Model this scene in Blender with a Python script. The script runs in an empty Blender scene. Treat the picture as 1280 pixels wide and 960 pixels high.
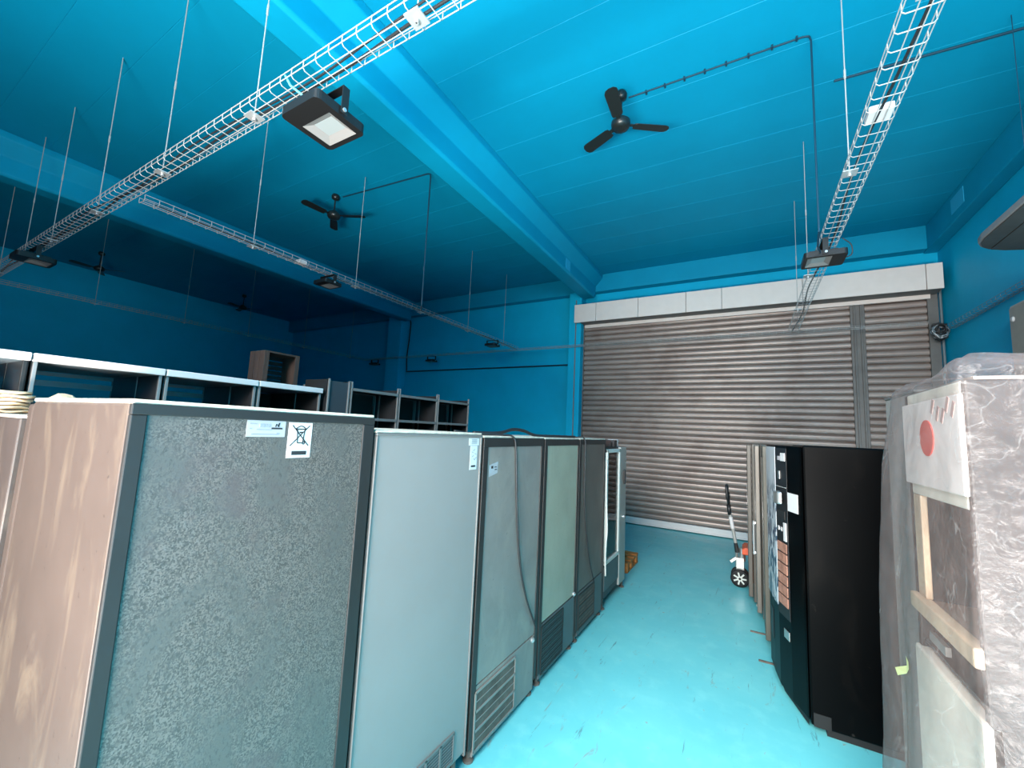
import bpy, bmesh, math, random
from math import sin, cos, pi, radians
from mathutils import Matrix, Vector, noise

random.seed(7)
SC = bpy.context.scene
COL = SC.collection

# ---------------------------------------------------------------- camera
cam_d = bpy.data.cameras.new('camera')
cam_d.sensor_fit = 'HORIZONTAL'
cam_d.sensor_width = 36.0
cam_d.lens = 514.873 / 1280 * 36.0
cam_d.clip_start = 0.02
cam_d.clip_end = 200
cam = bpy.data.objects.new('camera', cam_d)
COL.objects.link(cam)
_a, _b, _c = -0.111666178, 0.524353311, 0.0467808253
_Rx = Matrix(((1, 0, 0), (0, cos(_a), -sin(_a)), (0, sin(_a), cos(_a))))
_Ry = Matrix(((cos(_b), 0, sin(_b)), (0, 1, 0), (-sin(_b), 0, cos(_b))))
_Rz = Matrix(((cos(_c), -sin(_c), 0), (sin(_c), cos(_c), 0), (0, 0, 1)))
_M = Matrix(((1, 0, 0), (0, 0, -1), (0, 1, 0)))
_RW = _Rz @ _Rx @ _Ry @ _M                      # world -> image axes (x right, y down, z forward)
_W = _RW.transposed() @ Matrix(((1, 0, 0), (0, -1, 0), (0, 0, -1)))
cam.matrix_world = Matrix.Translation((0, 0, 1.83)) @ _W.to_4x4()
SC.camera = cam

# ---------------------------------------------------------------- light and exposure
world = bpy.data.worlds.new('world')
SC.world = world
world.use_nodes = True
world.node_tree.nodes['Background'].inputs[0].default_value = (0.75, 0.88, 1.0, 1)
world.node_tree.nodes['Background'].inputs[1].default_value = 0.25


def area(name, loc, rot, sx, sy, energy, color):
    l = bpy.data.lights.new(name, 'AREA')
    l.shape = 'RECTANGLE'
    l.size, l.size_y, l.energy, l.color = sx, sy, energy, color
    o = bpy.data.objects.new(name, l)
    o.location, o.rotation_euler = loc, rot
    COL.objects.link(o)
    return o


# daylight through the open loading door behind the camera, and the sunlit yard's bounce coming up through it
area('daylight_of_open_door', (-1.3, -5.4, 5.3), (radians(62), 0, radians(-8)), 6.0, 4.2, 3800, (1.0, 0.98, 0.95))
area('yard_bounce', (0.0, -2.5, 0.15), (radians(176), 0, 0), 4.2, 1.2, 1850, (1.0, 0.95, 0.90))
SC.view_settings.view_transform = 'Standard'
SC.view_settings.look = 'None'
SC.view_settings.gamma = 1.0
SC.view_settings.use_curve_mapping = False
SC.view_settings.exposure = 0.0
SC.cycles.max_bounces = 8
SC.cycles.diffuse_bounces = 2
SC.cycles.transparent_max_bounces = 16
SC.cycles.caustics_reflective = False
SC.cycles.caustics_refractive = False
SC.cycles.sample_clamp_indirect = 6
try:
    SC.cycles.use_denoising = True
except Exception:
    pass


# ---------------------------------------------------------------- materials
def newmat(name):
    m = bpy.data.materials.new(name)
    m.use_nodes = True
    nt = m.node_tree
    return m, nt, nt.nodes['Principled BSDF']


def P(name, col, rough=0.5, metal=0.0, var=0.0, scale=6.0, spec=0.5, bump=0.0, bscale=60.0, stretch=None):
    """a plain painted or metal surface, with slight mottling of its own colour"""
    m, nt, b = newmat(name)
    b.inputs['Base Color'].default_value = (*col, 1)
    b.inputs['Roughness'].default_value = rough
    b.inputs['Metallic'].default_value = metal
    b.inputs['Specular IOR Level'].default_value = spec
    if var or bump:
        tc = nt.nodes.new('ShaderNodeTexCoord')
        mp = nt.nodes.new('ShaderNodeMapping')
        if stretch:
            mp.inputs['Scale'].default_value = stretch
        nt.links.new(tc.outputs['Object'], mp.inputs[0])
    if var:
        n = nt.nodes.new('ShaderNodeTexNoise')
        n.inputs['Scale'].default_value = scale
        n.inputs['Detail'].default_value = 6
        n.inputs['Roughness'].default_value = 0.6
        nt.links.new(mp.outputs[0], n.inputs['Vector'])
        r = nt.nodes.new('ShaderNodeValToRGB')
        r.color_ramp.elements[0].position = 0.3
        r.color_ramp.elements[1].position = 0.7
        r.color_ramp.elements[0].color = (*[c * (1 - var) for c in col], 1)
        r.color_ramp.elements[1].color = (*[min(1, c * (1 + var)) for c in col], 1)
        nt.links.new(n.outputs[0], r.inputs[0])
        nt.links.new(r.outputs[0], b.inputs['Base Color'])
    if bump:
        n2 = nt.nodes.new('ShaderNodeTexNoise')
        n2.inputs['Scale'].default_value = bscale
        n2.inputs['Detail'].default_value = 4
        nt.links.new(mp.outputs[0], n2.inputs['Vector'])
        bp = nt.nodes.new('ShaderNodeBump')
        bp.inputs['Strength'].default_value = bump
        bp.inputs['Distance'].default_value = 0.01
        nt.links.new(n2.outputs[0], bp.inputs['Height'])
        nt.links.new(bp.outputs[0], b.inputs['Normal'])
    return m


def mix_layer(nt, base_out, col, mask_out):
    x = nt.nodes.new('ShaderNodeMix')
    x.data_type = 'RGBA'
    nt.links.new(mask_out, x.inputs[0])
    if isinstance(base_out, tuple):
        x.inputs[6].default_value = (*base_out, 1)
    else:
        nt.links.new(base_out, x.inputs[6])
    x.inputs[7].default_value = (*col, 1)
    return x.outputs[2]


def noise_mask(nt, vec, scale, lo, hi, detail=5, rough=0.6, dist=0.0):
    n = nt.nodes.new('ShaderNodeTexNoise')
    n.inputs['Scale'].default_value = scale
    n.inputs['Detail'].default_value = detail
    n.inputs['Roughness'].default_value = rough
    n.inputs['Distortion'].default_value = dist
    nt.links.new(vec, n.inputs['Vector'])
    r = nt.nodes.new('ShaderNodeMapRange')
    r.inputs[1].default_value, r.inputs[2].default_value = lo, hi
    nt.links.new(n.outputs[0], r.inputs[0])
    return r.outputs[0]


def mapped(nt, scale=(1, 1, 1), rot=(0, 0, 0)):
    tc = nt.nodes.new('ShaderNodeTexCoord')
    mp = nt.nodes.new('ShaderNodeMapping')
    mp.inputs['Scale'].default_value = scale
    mp.inputs['Rotation'].default_value = rot
    nt.links.new(tc.outputs['Object'], mp.inputs[0])
    return mp.outputs[0]


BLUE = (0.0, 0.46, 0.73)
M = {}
M['wall'] = P('blue_paint_lit', BLUE, 0.6, spec=0.2, var=0.06, scale=1.2, bump=0.05, bscale=30)  # same blue paint as the ceiling, lightened to imitate stronger light
M['ceil'] = P('blue_paint_shaded', (0.0, 0.285, 0.475), 0.6, spec=0.2, var=0.05, scale=0.9)  # the walls' blue paint, darkened to imitate weaker light overhead
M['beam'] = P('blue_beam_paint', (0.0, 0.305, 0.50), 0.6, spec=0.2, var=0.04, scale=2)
M['patch'] = P('pale_blue_patch', (0.02, 0.45, 0.72), 0.6)


def floor_mat():
    m, nt, b = newmat('turquoise_floor_paint')
    v = mapped(nt)
    base = mix_layer(nt, (0.165, 0.62, 0.66), (0.125, 0.55, 0.61), noise_mask(nt, v, 1.1, 0.35, 0.7))
    base = mix_layer(nt, base, (0.20, 0.66, 0.69), noise_mask(nt, v, 7, 0.5, 0.8))
    v2 = mapped(nt, (1.0, 0.28, 1), (0, 0, 0.25))
    base = mix_layer(nt, base, (0.22, 0.36, 0.36), noise_mask(nt, v2, 9, 0.62, 0.70, 8, 0.7, 1.2))
    v3 = mapped(nt, (3.2, 0.35, 1), (0, 0, -0.1))
    base = mix_layer(nt, base, (0.10, 0.30, 0.34), noise_mask(nt, v3, 6, 0.62, 0.66, 8, 0.75, 0.6))
    base = mix_layer(nt, base, (0.32, 0.22, 0.16), noise_mask(nt, v, 14, 0.655, 0.71, 6, 0.7))
    nt.links.new(base, b.inputs['Base Color'])
    rr = nt.nodes.new('ShaderNodeMapRange')
    rr.inputs[3].default_value, rr.inputs[4].default_value = 0.32, 0.5
    nt.links.new(noise_mask(nt, v, 3, 0.3, 0.7), rr.inputs[0])
    nt.links.new(rr.outputs[0], b.inputs['Roughness'])
    return m


M['floor'] = floor_mat()


def galvanised():
    m, nt, b = newmat('spangled_zinc_sheet')
    v = mapped(nt)
    vor = nt.nodes.new('ShaderNodeTexVoronoi')
    vor.inputs['Scale'].default_value = 250
    nt.links.new(v, vor.inputs['Vector'])
    cr = nt.nodes.new('ShaderNodeValToRGB')
    cr.color_ramp.elements[0].position, cr.color_ramp.elements[1].position = 0.15, 0.75
    cr.color_ramp.elements[0].color = (0.07, 0.065, 0.06, 1)
    cr.color_ramp.elements[1].color = (0.185, 0.155, 0.14, 1)
    sep = nt.nodes.new('ShaderNodeSeparateColor')
    nt.links.new(vor.outputs['Color'], sep.inputs[0])
    nt.links.new(sep.outputs[0], cr.inputs[0])
    # smeared, rubbed patches where the spangle is dull
    vd = mapped(nt, (1, 1, 0.55), (0.5, 0, 0))
    base = mix_layer(nt, cr.outputs[0], (0.118, 0.108, 0.10), noise_mask(nt, vd, 5.5, 0.47, 0.62, 7, 0.65, 0.4))
    base = mix_layer(nt, base, (0.078, 0.073, 0.068), noise_mask(nt, vd, 130, 0.54, 0.66, 3, 0.6, 0.8))
    base = mix_layer(nt, base, (0.118, 0.09, 0.088), noise_mask(nt, v, 3.5, 0.56, 0.75))
    nt.links.new(base, b.inputs['Base Color'])
    b.inputs['Roughness'].default_value = 0.42
    b.inputs['Metallic'].default_value = 0.25
    bp = nt.nodes.new('ShaderNodeBump')
    bp.inputs['Strength'].default_value = 0.25
    bp.inputs['Distance'].default_value = 0.003
    nt.links.new(sep.outputs[0], bp.inputs['Height'])
    nt.links.new(bp.outputs[0], b.inputs['Normal'])
    return m


M['zinc'] = galvanised()


def dusty(name, col, dust, lo=0.52, hi=0.72, rough=0.42, metal=0.2, st=(1, 1, 0.25), sc=5.0):
    m, nt, b = newmat(name)
    v = mapped(nt, st)
    v1 = mapped(nt)
    base = mix_layer(nt, col, tuple(min(1, c * 1.25) for c in col), noise_mask(nt, v1, 2.5, 0.35, 0.7))
    base = mix_layer(nt, base, dust, noise_mask(nt, v, sc, lo, hi, 8, 0.65, 1.4))
    base = mix_layer(nt, base, tuple(c * 0.6 for c in col), noise_mask(nt, v1, 55, 0.66, 0.72))
    nt.links.new(base, b.inputs['Base Color'])
    b.inputs['Roughness'].default_value = rough
    b.inputs['Metallic'].default_value = metal
    return m


M['brown_steel'] = dusty('dusty_brown_steel', (0.078, 0.056, 0.047), (0.155, 0.115, 0.085))
M['brown_steel2'] = dusty('dusty_dark_brown_steel', (0.075, 0.056, 0.05), (0.16, 0.12, 0.095))
M['top_dust'] = P('cream_dusty_lid', (0.62, 0.52, 0.42), 0.85, var=0.25, scale=20)
M['frame_grey'] = P('dark_grey_frame_paint', (0.017, 0.0155, 0.015), 0.5, var=0.1, scale=4)
M['frame_dark'] = P('black_brown_frame', (0.022, 0.018, 0.017), 0.5, var=0.15)
M['pale_panel'] = P('pale_blue_grey_sheet', (0.255, 0.23, 0.22), 0.42, var=0.05, scale=1.5)
M['pale_edge'] = P('pale_grey_edge', (0.15, 0.14, 0.135), 0.45)
M['green_grey'] = dusty('cloudy_grey_green_sheet', (0.23, 0.20, 0.185), (0.34, 0.29, 0.25), 0.45, 0.75, 0.4, 0.2, (1, 1, .5), 3)
M['sage'] = dusty('sage_grey_sheet', (0.31, 0.30, 0.235), (0.37, 0.345, 0.28), 0.5, 0.8, 0.45, 0.1)
M['charcoal_panel'] = dusty('charcoal_sheet', (0.115, 0.09, 0.078), (0.17, 0.135, 0.115), 0.5, 0.75, 0.45, 0.1)
M['grille_dark'] = P('dark_grille', (0.05, 0.065, 0.07), 0.6, var=0.3, scale=30)
M['grille_rust'] = P('dusty_brown_grille', (0.11, 0.085, 0.07), 0.75, var=0.45, scale=12)
M['teal_grey'] = P('slate_base_panel', (0.085, 0.105, 0.11), 0.5, var=0.08)
M['blackplastic'] = P('black_plastic', (0.012, 0.012, 0.013), 0.45)
M['rubber'] = P('black_rubber', (0.004, 0.004, 0.0045), 0.7)
M['gasket'] = P('white_gasket', (0.62, 0.64, 0.60), 0.6)
M['foot'] = P('dull_foot_metal', (0.12, 0.10, 0.085), 0.6)
M['white'] = P('white_sticker_paper', (0.60, 0.58, 0.58), 0.55)
M['white2'] = P('grey_white_sticker_paper', (0.36, 0.35, 0.37), 0.5)
M['ink'] = P('black_ink', (0.02, 0.02, 0.022), 0.6)
M['inkgrey'] = P('grey_ink', (0.25, 0.27, 0.29), 0.6)
M['wire'] = P('galvanised_wire', (0.44, 0.42, 0.40), 0.38, 0.12)
M['plate'] = P('zinc_plate', (0.55, 0.56, 0.56), 0.4, 0.5)
M['cable'] = P('black_cable', (0.018, 0.018, 0.02), 0.5)
M['lampbody'] = P('black_lamp_housing', (0.011, 0.0105, 0.0105), 0.42)
M['bolt'] = P('bright_bolt', (0.7, 0.7, 0.7), 0.3, 0.8)
M['fan'] = P('black_green_fan', (0.012, 0.016, 0.016), 0.35)
M['conduit'] = P('painted_conduit', (0.006, 0.045, 0.08), 0.5)
M['conduit_grey'] = P('grey_conduit', (0.16, 0.2, 0.22), 0.5)
M['chrome'] = P('brushed_steel', (0.55, 0.54, 0.52), 0.3, 0.85)
M['silver'] = P('silver_frame', (0.42, 0.415, 0.39), 0.4, 0.4)
M['beige_grey'] = P('beige_grey_panel', (0.33, 0.32, 0.285), 0.45, 0.2, var=0.1)
M['orange'] = P('orange_paint', (0.75, 0.10, 0.03), 0.4)
M['pallet'] = P('orange_stained_wood', (0.55, 0.20, 0.05), 0.75, var=0.35, scale=18)
M['canopy'] = P('grey_canopy', (0.062, 0.06, 0.056), 0.55, var=0.15)
M['canopy_rim'] = P('grey_canopy_rim', (0.22, 0.22, 0.225), 0.5)
M['housing'] = P('white_housing_panels', (0.82, 0.72, 0.66), 0.5, var=0.03)
M['housing_in'] = P('housing_underside_shade', (0.16, 0.15, 0.145), 0.6)  # underside of the white housing, its shade put into the colour
M['cream'] = P('cream_panel', (0.80, 0.72, 0.62), 0.5, var=0.06)
M['pinkgrey'] = P('mauve_grey_panel', (0.012, 0.0095, 0.010), 0.5, var=0.08)
M['tan'] = P('tan_ledge', (0.62, 0.45, 0.31), 0.55, var=0.1)
M['tan_top'] = P('brown_ledge_top', (0.24, 0.17, 0.13), 0.5, var=0.15)
M['red'] = P('red_disc', (0.75, 0.07, 0.05), 0.45)
M['darkglass'] = P('dark_glass_front', (0.03, 0.04, 0.05), 0.12)
M['cooler_green'] = P('grey_green_cooler', (0.082, 0.075, 0.058), 0.45, 0.1, var=0.1)
M['cooler_silver'] = P('silver_cooler', (0.16, 0.14, 0.12), 0.4, 0.3)
M['cooler_beige'] = P('beige_cooler', (0.105, 0.09, 0.075), 0.45, 0.1, var=0.1)
M['shelf_dark'] = P('dark_shelf_steel', (0.045, 0.045, 0.047), 0.3, 0.4, var=0.1)
M['shelf_edge'] = P('pale_shelf_edge', (0.30, 0.29, 0.28), 0.35, 0.4)
M['shelf_white'] = P('white_fascia', (0.78, 0.74, 0.72), 0.45)
M['rail'] = P('grey_blue_rail', (0.30, 0.36, 0.40), 0.4, 0.3)
M['crate'] = P('brown_crate_boards', (0.055, 0.033, 0.025), 0.8, var=0.35, scale=9, stretch=(1, 1, .3))
M['crate_in'] = P('dark_interior', (0.012, 0.01, 0.01), 0.8)  # shade inside the crate put into its slats' colour; also dark back panels
M['paper'] = P('cream_paper', (0.70, 0.52, 0.34), 0.8)
M['card'] = P('reddish_cardboard', (0.20, 0.09, 0.07), 0.7)
M['tape'] = P('yellow_tape', (0.85, 0.78, 0.35), 0.6)


def blackpaint():
    m, nt, b = newmat('smudged_black_paint')
    v = mapped(nt)
    vs = mapped(nt, (1, 1, 0.5), (0.0, 0.5, 0))
    base = mix_layer(nt, (0.0010, 0.0011, 0.0013), (0.0055, 0.0045, 0.004), noise_mask(nt, vs, 3.2, 0.55, 0.8, 7, 0.62, 1.0))
    base = mix_layer(nt, base, (0.02, 0.017, 0.015), noise_mask(nt, v, 22, 0.70, 0.78))
    nt.links.new(base, b.inputs['Base Color'])
    b.inputs['Roughness'].default_value = 0.35
    b.inputs['Specular IOR Level'].default_value = 0.06
    return m


M['vend_black'] = blackpaint()


def splash():
    m, nt, b = newmat('white_panel_with_water_splash')
    v = mapped(nt, (1, 1, 0.55))
    tc = nt.nodes.new('ShaderNodeTexCoord')
    sep = nt.nodes.new('ShaderNodeSeparateXYZ')
    nt.links.new(tc.outputs['Object'], sep.inputs[0])
    rng = nt.nodes.new('ShaderNodeMapRange')      # splash only on the lower part of the picture
    rng.inputs[1].default_value, rng.inputs[2].default_value = 1.62, 1.40
    nt.links.new(sep.outputs[2], rng.inputs[0])
    msk = noise_mask(nt, v, 11, 0.50, 0.54, 4, 0.5, 1.8)
    mul = nt.nodes.new('ShaderNodeMath')
    mul.operation = 'MULTIPLY'
    nt.links.new(msk, mul.inputs[0])
    nt.links.new(rng.outputs[0], mul.inputs[1])
    base = mix_layer(nt, (0.62, 0.63, 0.66), (0.03, 0.06, 0.11), mul.outputs[0])
    nt.links.new(base, b.inputs['Base Color'])
    b.inputs['Roughness'].default_value = 0.3
    return m


M['splash'] = splash()


def shutter_mat():
    m, nt, b = newmat('worn_grey_shutter_steel')
    v = mapped(nt, (0.35, 1, 3))
    v1 = mapped(nt)
    base = mix_layer(nt, (0.33, 0.255, 0.225), (0.40, 0.32, 0.28), noise_mask(nt, v, 3, 0.4, 0.65))
    base = mix_layer(nt, base, (0.17, 0.12, 0.095), noise_mask(nt, v, 16, 0.62, 0.78))
    base = mix_layer(nt, base, (0.23, 0.165, 0.14), noise_mask(nt, v1, 1.2, 0.5, 0.75))
    nt.links.new(base, b.inputs['Base Color'])
    b.inputs['Roughness'].default_value = 0.42
    b.inputs['Metallic'].default_value = 0.3
    return m


M['shutter'] = shutter_mat()
M['shutter_dark'] = P('dark_shutter_guide', (0.15, 0.14, 0.13), 0.55, 0.2, var=0.15)


def glassmat():
    m, nt, b = newmat('clear_pane')
    out = nt.nodes['Material Output']
    tr = nt.nodes.new('ShaderNodeBsdfTransparent')
    tr.inputs[0].default_value = (0.8, 0.86, 0.82, 1)
    gl = nt.nodes.new('ShaderNodeBsdfGlossy')
    gl.inputs['Roughness'].default_value = 0.05
    fr = nt.nodes.new('ShaderNodeFresnel')
    fr.inputs[0].default_value = 1.5
    mx = nt.nodes.new('ShaderNodeMixShader')
    nt.links.new(fr.outputs[0], mx.inputs[0])
    nt.links.new(tr.outputs[0], mx.inputs[1])
    nt.links.new(gl.outputs[0], mx.inputs[2])
    nt.links.new(mx.outputs[0], out.inputs[0])
    return m


M['glass'] = glassmat()


def plasticwrap():
    m, nt, b = newmat('milky_plastic_film')
    out = nt.nodes['Material Output']
    v = mapped(nt)
    tr = nt.nodes.new('ShaderNodeBsdfTransparent')
    df = nt.nodes.new('ShaderNodeBsdfDiffuse')
    df.inputs[0].default_value = (0.20, 0.175, 0.17, 1)
    tl = nt.nodes.new('ShaderNodeBsdfTranslucent')
    tl.inputs[0].default_value = (0.20, 0.175, 0.17, 1)
    gl = nt.nodes.new('ShaderNodeBsdfGlossy')
    gl.inputs['Roughness'].default_value = 0.22
    m1 = nt.nodes.new('ShaderNodeMixShader')
    m1.inputs[0].default_value = 0.3
    nt.links.new(df.outputs[0], m1.inputs[1])
    nt.links.new(tl.outputs[0], m1.inputs[2])
    m2 = nt.nodes.new('ShaderNodeMixShader')
    m2.inputs[0].default_value = 0.07
    nt.links.new(m1.outputs[0], m2.inputs[1])
    nt.links.new(gl.outputs[0], m2.inputs[2])
    film_in = (df.inputs[0], tl.inputs[0])
    n = nt.nodes.new('ShaderNodeTexNoise')
    n.inputs['Scale'].default_value = 6
    n.inputs['Detail'].default_value = 6
    n.inputs['Distortion'].default_value = 1.5
    nt.links.new(v, n.inputs['Vector'])
    mr = nt.nodes.new('ShaderNodeMapRange')
    mr.inputs[1].default_value, mr.inputs[2].default_value = 0.35, 0.72
    mr.inputs[3].default_value, mr.inputs[4].default_value = 0.17, 0.37
    nt.links.new(n.outputs[0], mr.inputs[0])
    # thin bright creases: the narrow band round the middle of a stretched noise
    vc = mapped(nt, (1.0, 1.0, 0.45), (0.35, 0.2, 0.3))
    nc = nt.nodes.new('ShaderNodeTexNoise')
    nc.inputs['Scale'].default_value = 5.0
    nc.inputs['Detail'].default_value = 3
    nc.inputs['Distortion'].default_value = 1.2
    nt.links.new(vc, nc.inputs['Vector'])
    cr = nt.nodes.new('ShaderNodeValToRGB')
    e = cr.color_ramp.elements
    e[0].position, e[0].color = 0.492, (0, 0, 0, 1)
    e[1].position, e[1].color = 0.50, (1, 1, 1, 1)
    e2 = e.new(0.508)
    e2.color = (0, 0, 0, 1)
    nt.links.new(nc.outputs[0], cr.inputs[0])
    lw = nt.nodes.new('ShaderNodeLayerWeight')
    lw.inputs[0].default_value = 0.35
    add = nt.nodes.new('ShaderNodeMath')
    add.operation = 'MULTIPLY_ADD'
    add.inputs[1].default_value = 0.35
    add.use_clamp = True
    nt.links.new(lw.outputs['Facing'], add.inputs[0])
    nt.links.new(mr.outputs[0], add.inputs[2])
    cm = mix_layer(nt, (0.24, 0.188, 0.178), (0.36, 0.32, 0.31), cr.outputs[0])
    for i_ in film_in:
        nt.links.new(cm, i_)
    add2 = nt.nodes.new('ShaderNodeMath')
    add2.operation = 'MULTIPLY_ADD'
    add2.inputs[1].default_value = 0.08
    add2.use_clamp = True
    nt.links.new(cr.outputs[0], add2.inputs[0])
    nt.links.new(add.outputs[0], add2.inputs[2])
    mx = nt.nodes.new('ShaderNodeMixShader')
    nt.links.new(add2.outputs[0], mx.inputs[0])
    nt.links.new(tr.outputs[0], mx.inputs[1])
    nt.links.new(m2.outputs[0], mx.inputs[2])
    n2 = nt.nodes.new('ShaderNodeTexNoise')
    n2.inputs['Scale'].default_value = 22
    n2.inputs['Detail'].default_value = 5
    n2.inputs['Distortion'].default_value = 2.5
    nt.links.new(v, n2.inputs['Vector'])
    bp = nt.nodes.new('ShaderNodeBump')
    bp.inputs['Strength'].default_value = 0.22
    bp.inputs['Distance'].default_value = 0.02
    nt.links.new(n2.outputs[0], bp.inputs['Height'])
    for s in (df, gl):
        nt.links.new(bp.outputs[0], s.inputs['Normal'])
    nt.links.new(mx.outputs[0], out.inputs[0])
    return m


M['film'] = plasticwrap()


# ---------------------------------------------------------------- mesh helpers
class MB:
    def __init__(s, xf=None):
        s.v, s.f, s.xf = [], [], xf

    def add(s, vs, fs):
        k = len(s.v)
        s.v += [tuple(s.xf @ Vector(v)) if s.xf else tuple(v) for v in vs]
        s.f += [tuple(i + k for i in f) for f in fs]
        return s

    def box(s, x0, x1, y0, y1, z0, z1):
        vs = [(x, y, z) for z in (z0, z1) for y in (y0, y1) for x in (x0, x1)]
        return s.add(vs, [(0, 2, 3, 1), (4, 5, 7, 6), (0, 1, 5, 4), (2, 6, 7, 3), (0, 4, 6, 2), (1, 3, 7, 5)])

    def obox(s, c, ax, ay, az):
        c, ax, ay, az = map(Vector, (c, ax, ay, az))
        vs = [c + ax * i + ay * j + az * k for k in (-1, 1) for j in (-1, 1) for i in (-1, 1)]
        return s.add(vs, [(0, 2, 3, 1), (4, 5, 7, 6), (0, 1, 5, 4), (2, 6, 7, 3), (0, 4, 6, 2), (1, 3, 7, 5)])

    def tube(s, pts, r, seg=8, closed=False):
        pts = [Vector(p) for p in pts]
        n = len(pts)
        up = None
        rings = []
        for i, p in enumerate(pts):
            if closed:
                t = (pts[(i + 1) % n] - pts[i - 1])
            else:
                t = pts[min(i + 1, n - 1)] - pts[max(i - 1, 0)]
            t.normalize()
            if up is None:
                up = Vector((0, 0, 1)) if abs(t.z) < 0.9 else Vector((1, 0, 0))
            a = (up - t * up.dot(t))
            if a.length < 1e-5:
                a = t.orthogonal()
            a.normalize()
            up = a
            b = t.cross(a)
            rr = r[i] if isinstance(r, (list, tuple)) else r
            rings.append([p + a * (rr * cos(2 * pi * k / seg)) + b * (rr * sin(2 * pi * k / seg)) for k in range(seg)])
        vs = [v for ring in rings for v in ring]
        fs = []
        for i in range(n if closed else n - 1):
            j = (i + 1) % n
            for k in range(seg):
                l = (k + 1) % seg
                fs.append((i * seg + k, i * seg + l, j * seg + l, j * seg + k))
        if not closed:
            fs.append(tuple(range(seg))[::-1])
            fs.append(tuple((n - 1) * seg + k for k in range(seg)))
        return s.add(vs, fs)

    def cyl(s, p0, p1, r, seg=20):
        return s.tube([p0, p1], r, seg)

    def lathe(s, c, prof, seg=24, axis='z'):
        vs, fs = [], []
        for (r, h) in prof:
            for k in range(seg):
                a = 2 * pi * k / seg
                d = {'z': (r * cos(a), r * sin(a), h), 'y': (r * cos(a), h, r * sin(a)), 'x': (h, r * cos(a), r * sin(a))}[axis]
                vs.append((c[0] + d[0], c[1] + d[1], c[2] + d[2]))
        n = len(prof)
        for i in range(n - 1):
            for k in range(seg):
                l = (k + 1) % seg
                fs.append((i * seg + k, i * seg + l, (i + 1) * seg + l, (i + 1) * seg + k))
        fs.append(tuple(range(seg))[::-1])
        fs.append(tuple((n - 1) * seg + k for k in range(seg)))
        return s.add(vs, fs)

    def prism(s, poly, a, b, axis='z'):
        """poly in the two other axes, extruded from a to b along axis"""
        n = len(poly)

        def w(p, h):
            return {'z': (p[0], p[1], h), 'y': (p[0], h, p[1]), 'x': (h, p[0], p[1])}[axis]
        vs = [w(p, a) for p in poly] + [w(p, b) for p in poly]
        fs = [tuple(range(n))[::-1], tuple(range(n, 2 * n))]
        for k in range(n):
            l = (k + 1) % n
            fs.append((k, l, n + l, n + k))
        return s.add(vs, fs)

    def build(s, name, m, parent=None, bevel=0.0, smooth=False, seg=2):
        org = Vector((0, 0, 0))
        q = parent
        while q is not None:
            org = org + q.location
            q = q.parent
        me = bpy.data.meshes.new(name)
        me.from_pydata([tuple(Vector(v) - org) for v in s.v], [], s.f)
        bm = bmesh.new()
        bm.from_mesh(me)
        bmesh.ops.recalc_face_normals(bm, faces=bm.faces)
        bm.to_mesh(me)
        bm.free()
        me.materials.append(M[m] if isinstance(m, str) else m)
        o = bpy.data.objects.new(name, me)
        COL.objects.link(o)
        if parent is not None:
            o.parent = parent
        if bevel:
            bv = o.modifiers.new('bevel', 'BEVEL')
            bv.width, bv.segments, bv.limit_method, bv.angle_limit = bevel, seg, 'ANGLE', radians(40)
        if smooth:
            for p in me.polygons:
                p.use_smooth = True
        return o


def thing(name, label, cat, loc, group=None):
    o = bpy.data.objects.new(name, None)
    o.empty_display_size = 0.1
    o.location = loc
    COL.objects.link(o)
    o['label'], o['category'] = label, cat
    if group:
        o['group'] = group
    return o


def tag(o, label, cat, group=None):
    o['label'], o['category'] = label, cat
    if group:
        o['group'] = group
    return o


def struct(o):
    o['kind'] = 'structure'
    return o


def arc(c, r, a0, a1, n, plane='xz'):
    out = []
    for i in range(n + 1):
        a = a0 + (a1 - a0) * i / n
        d = (r * cos(a), r * sin(a))
        out.append({'xz': (c[0] + d[0], c[1], c[2] + d[1]), 'yz': (c[0], c[1] + d[0], c[2] + d[1]), 'xy': (c[0] + d[0], c[1] + d[1], c[2])}[plane])
    return out


def bez(pts, n=8):
    """smooth (Catmull-Rom) path through points"""
    pts = [Vector(p) for p in pts]
    ext = [pts[0] * 2 - pts[1]] + pts + [pts[-1] * 2 - pts[-2]]
    out = []
    for i in range(1, len(ext) - 2):
        p0, p1, p2, p3 = ext[i - 1:i + 3]
        for k in range(n):
            t = k / n
            out.append(0.5 * ((2 * p1) + (p2 - p0) * t + (2 * p0 - 5 * p1 + 4 * p2 - p3) * t * t + (3 * p1 - p0 - 3 * p2 + p3) * t ** 3))
    out.append(pts[-1])
    return out


# ---------------------------------------------------------------- room shell
XL, XR, Y0, YB, ZC = -14.95, 2.75, -1.8, 9.1, 5.5
struct(MB().box(-3.9, XR + .2, Y0 - .2, YB + .2, -0.2, 0).build('floor', 'floor'))
struct(MB().box(XL - .2, -3.9, Y0 - .2, YB + .2, -0.2, 0).build('floor_side_bays', P('dark_unseen_floor', (.10, .10, .095), .8, var=.2, scale=1.5)))  # unseen floor, made dark grey to cut light bouncing into the side bays
cb = MB()
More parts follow.
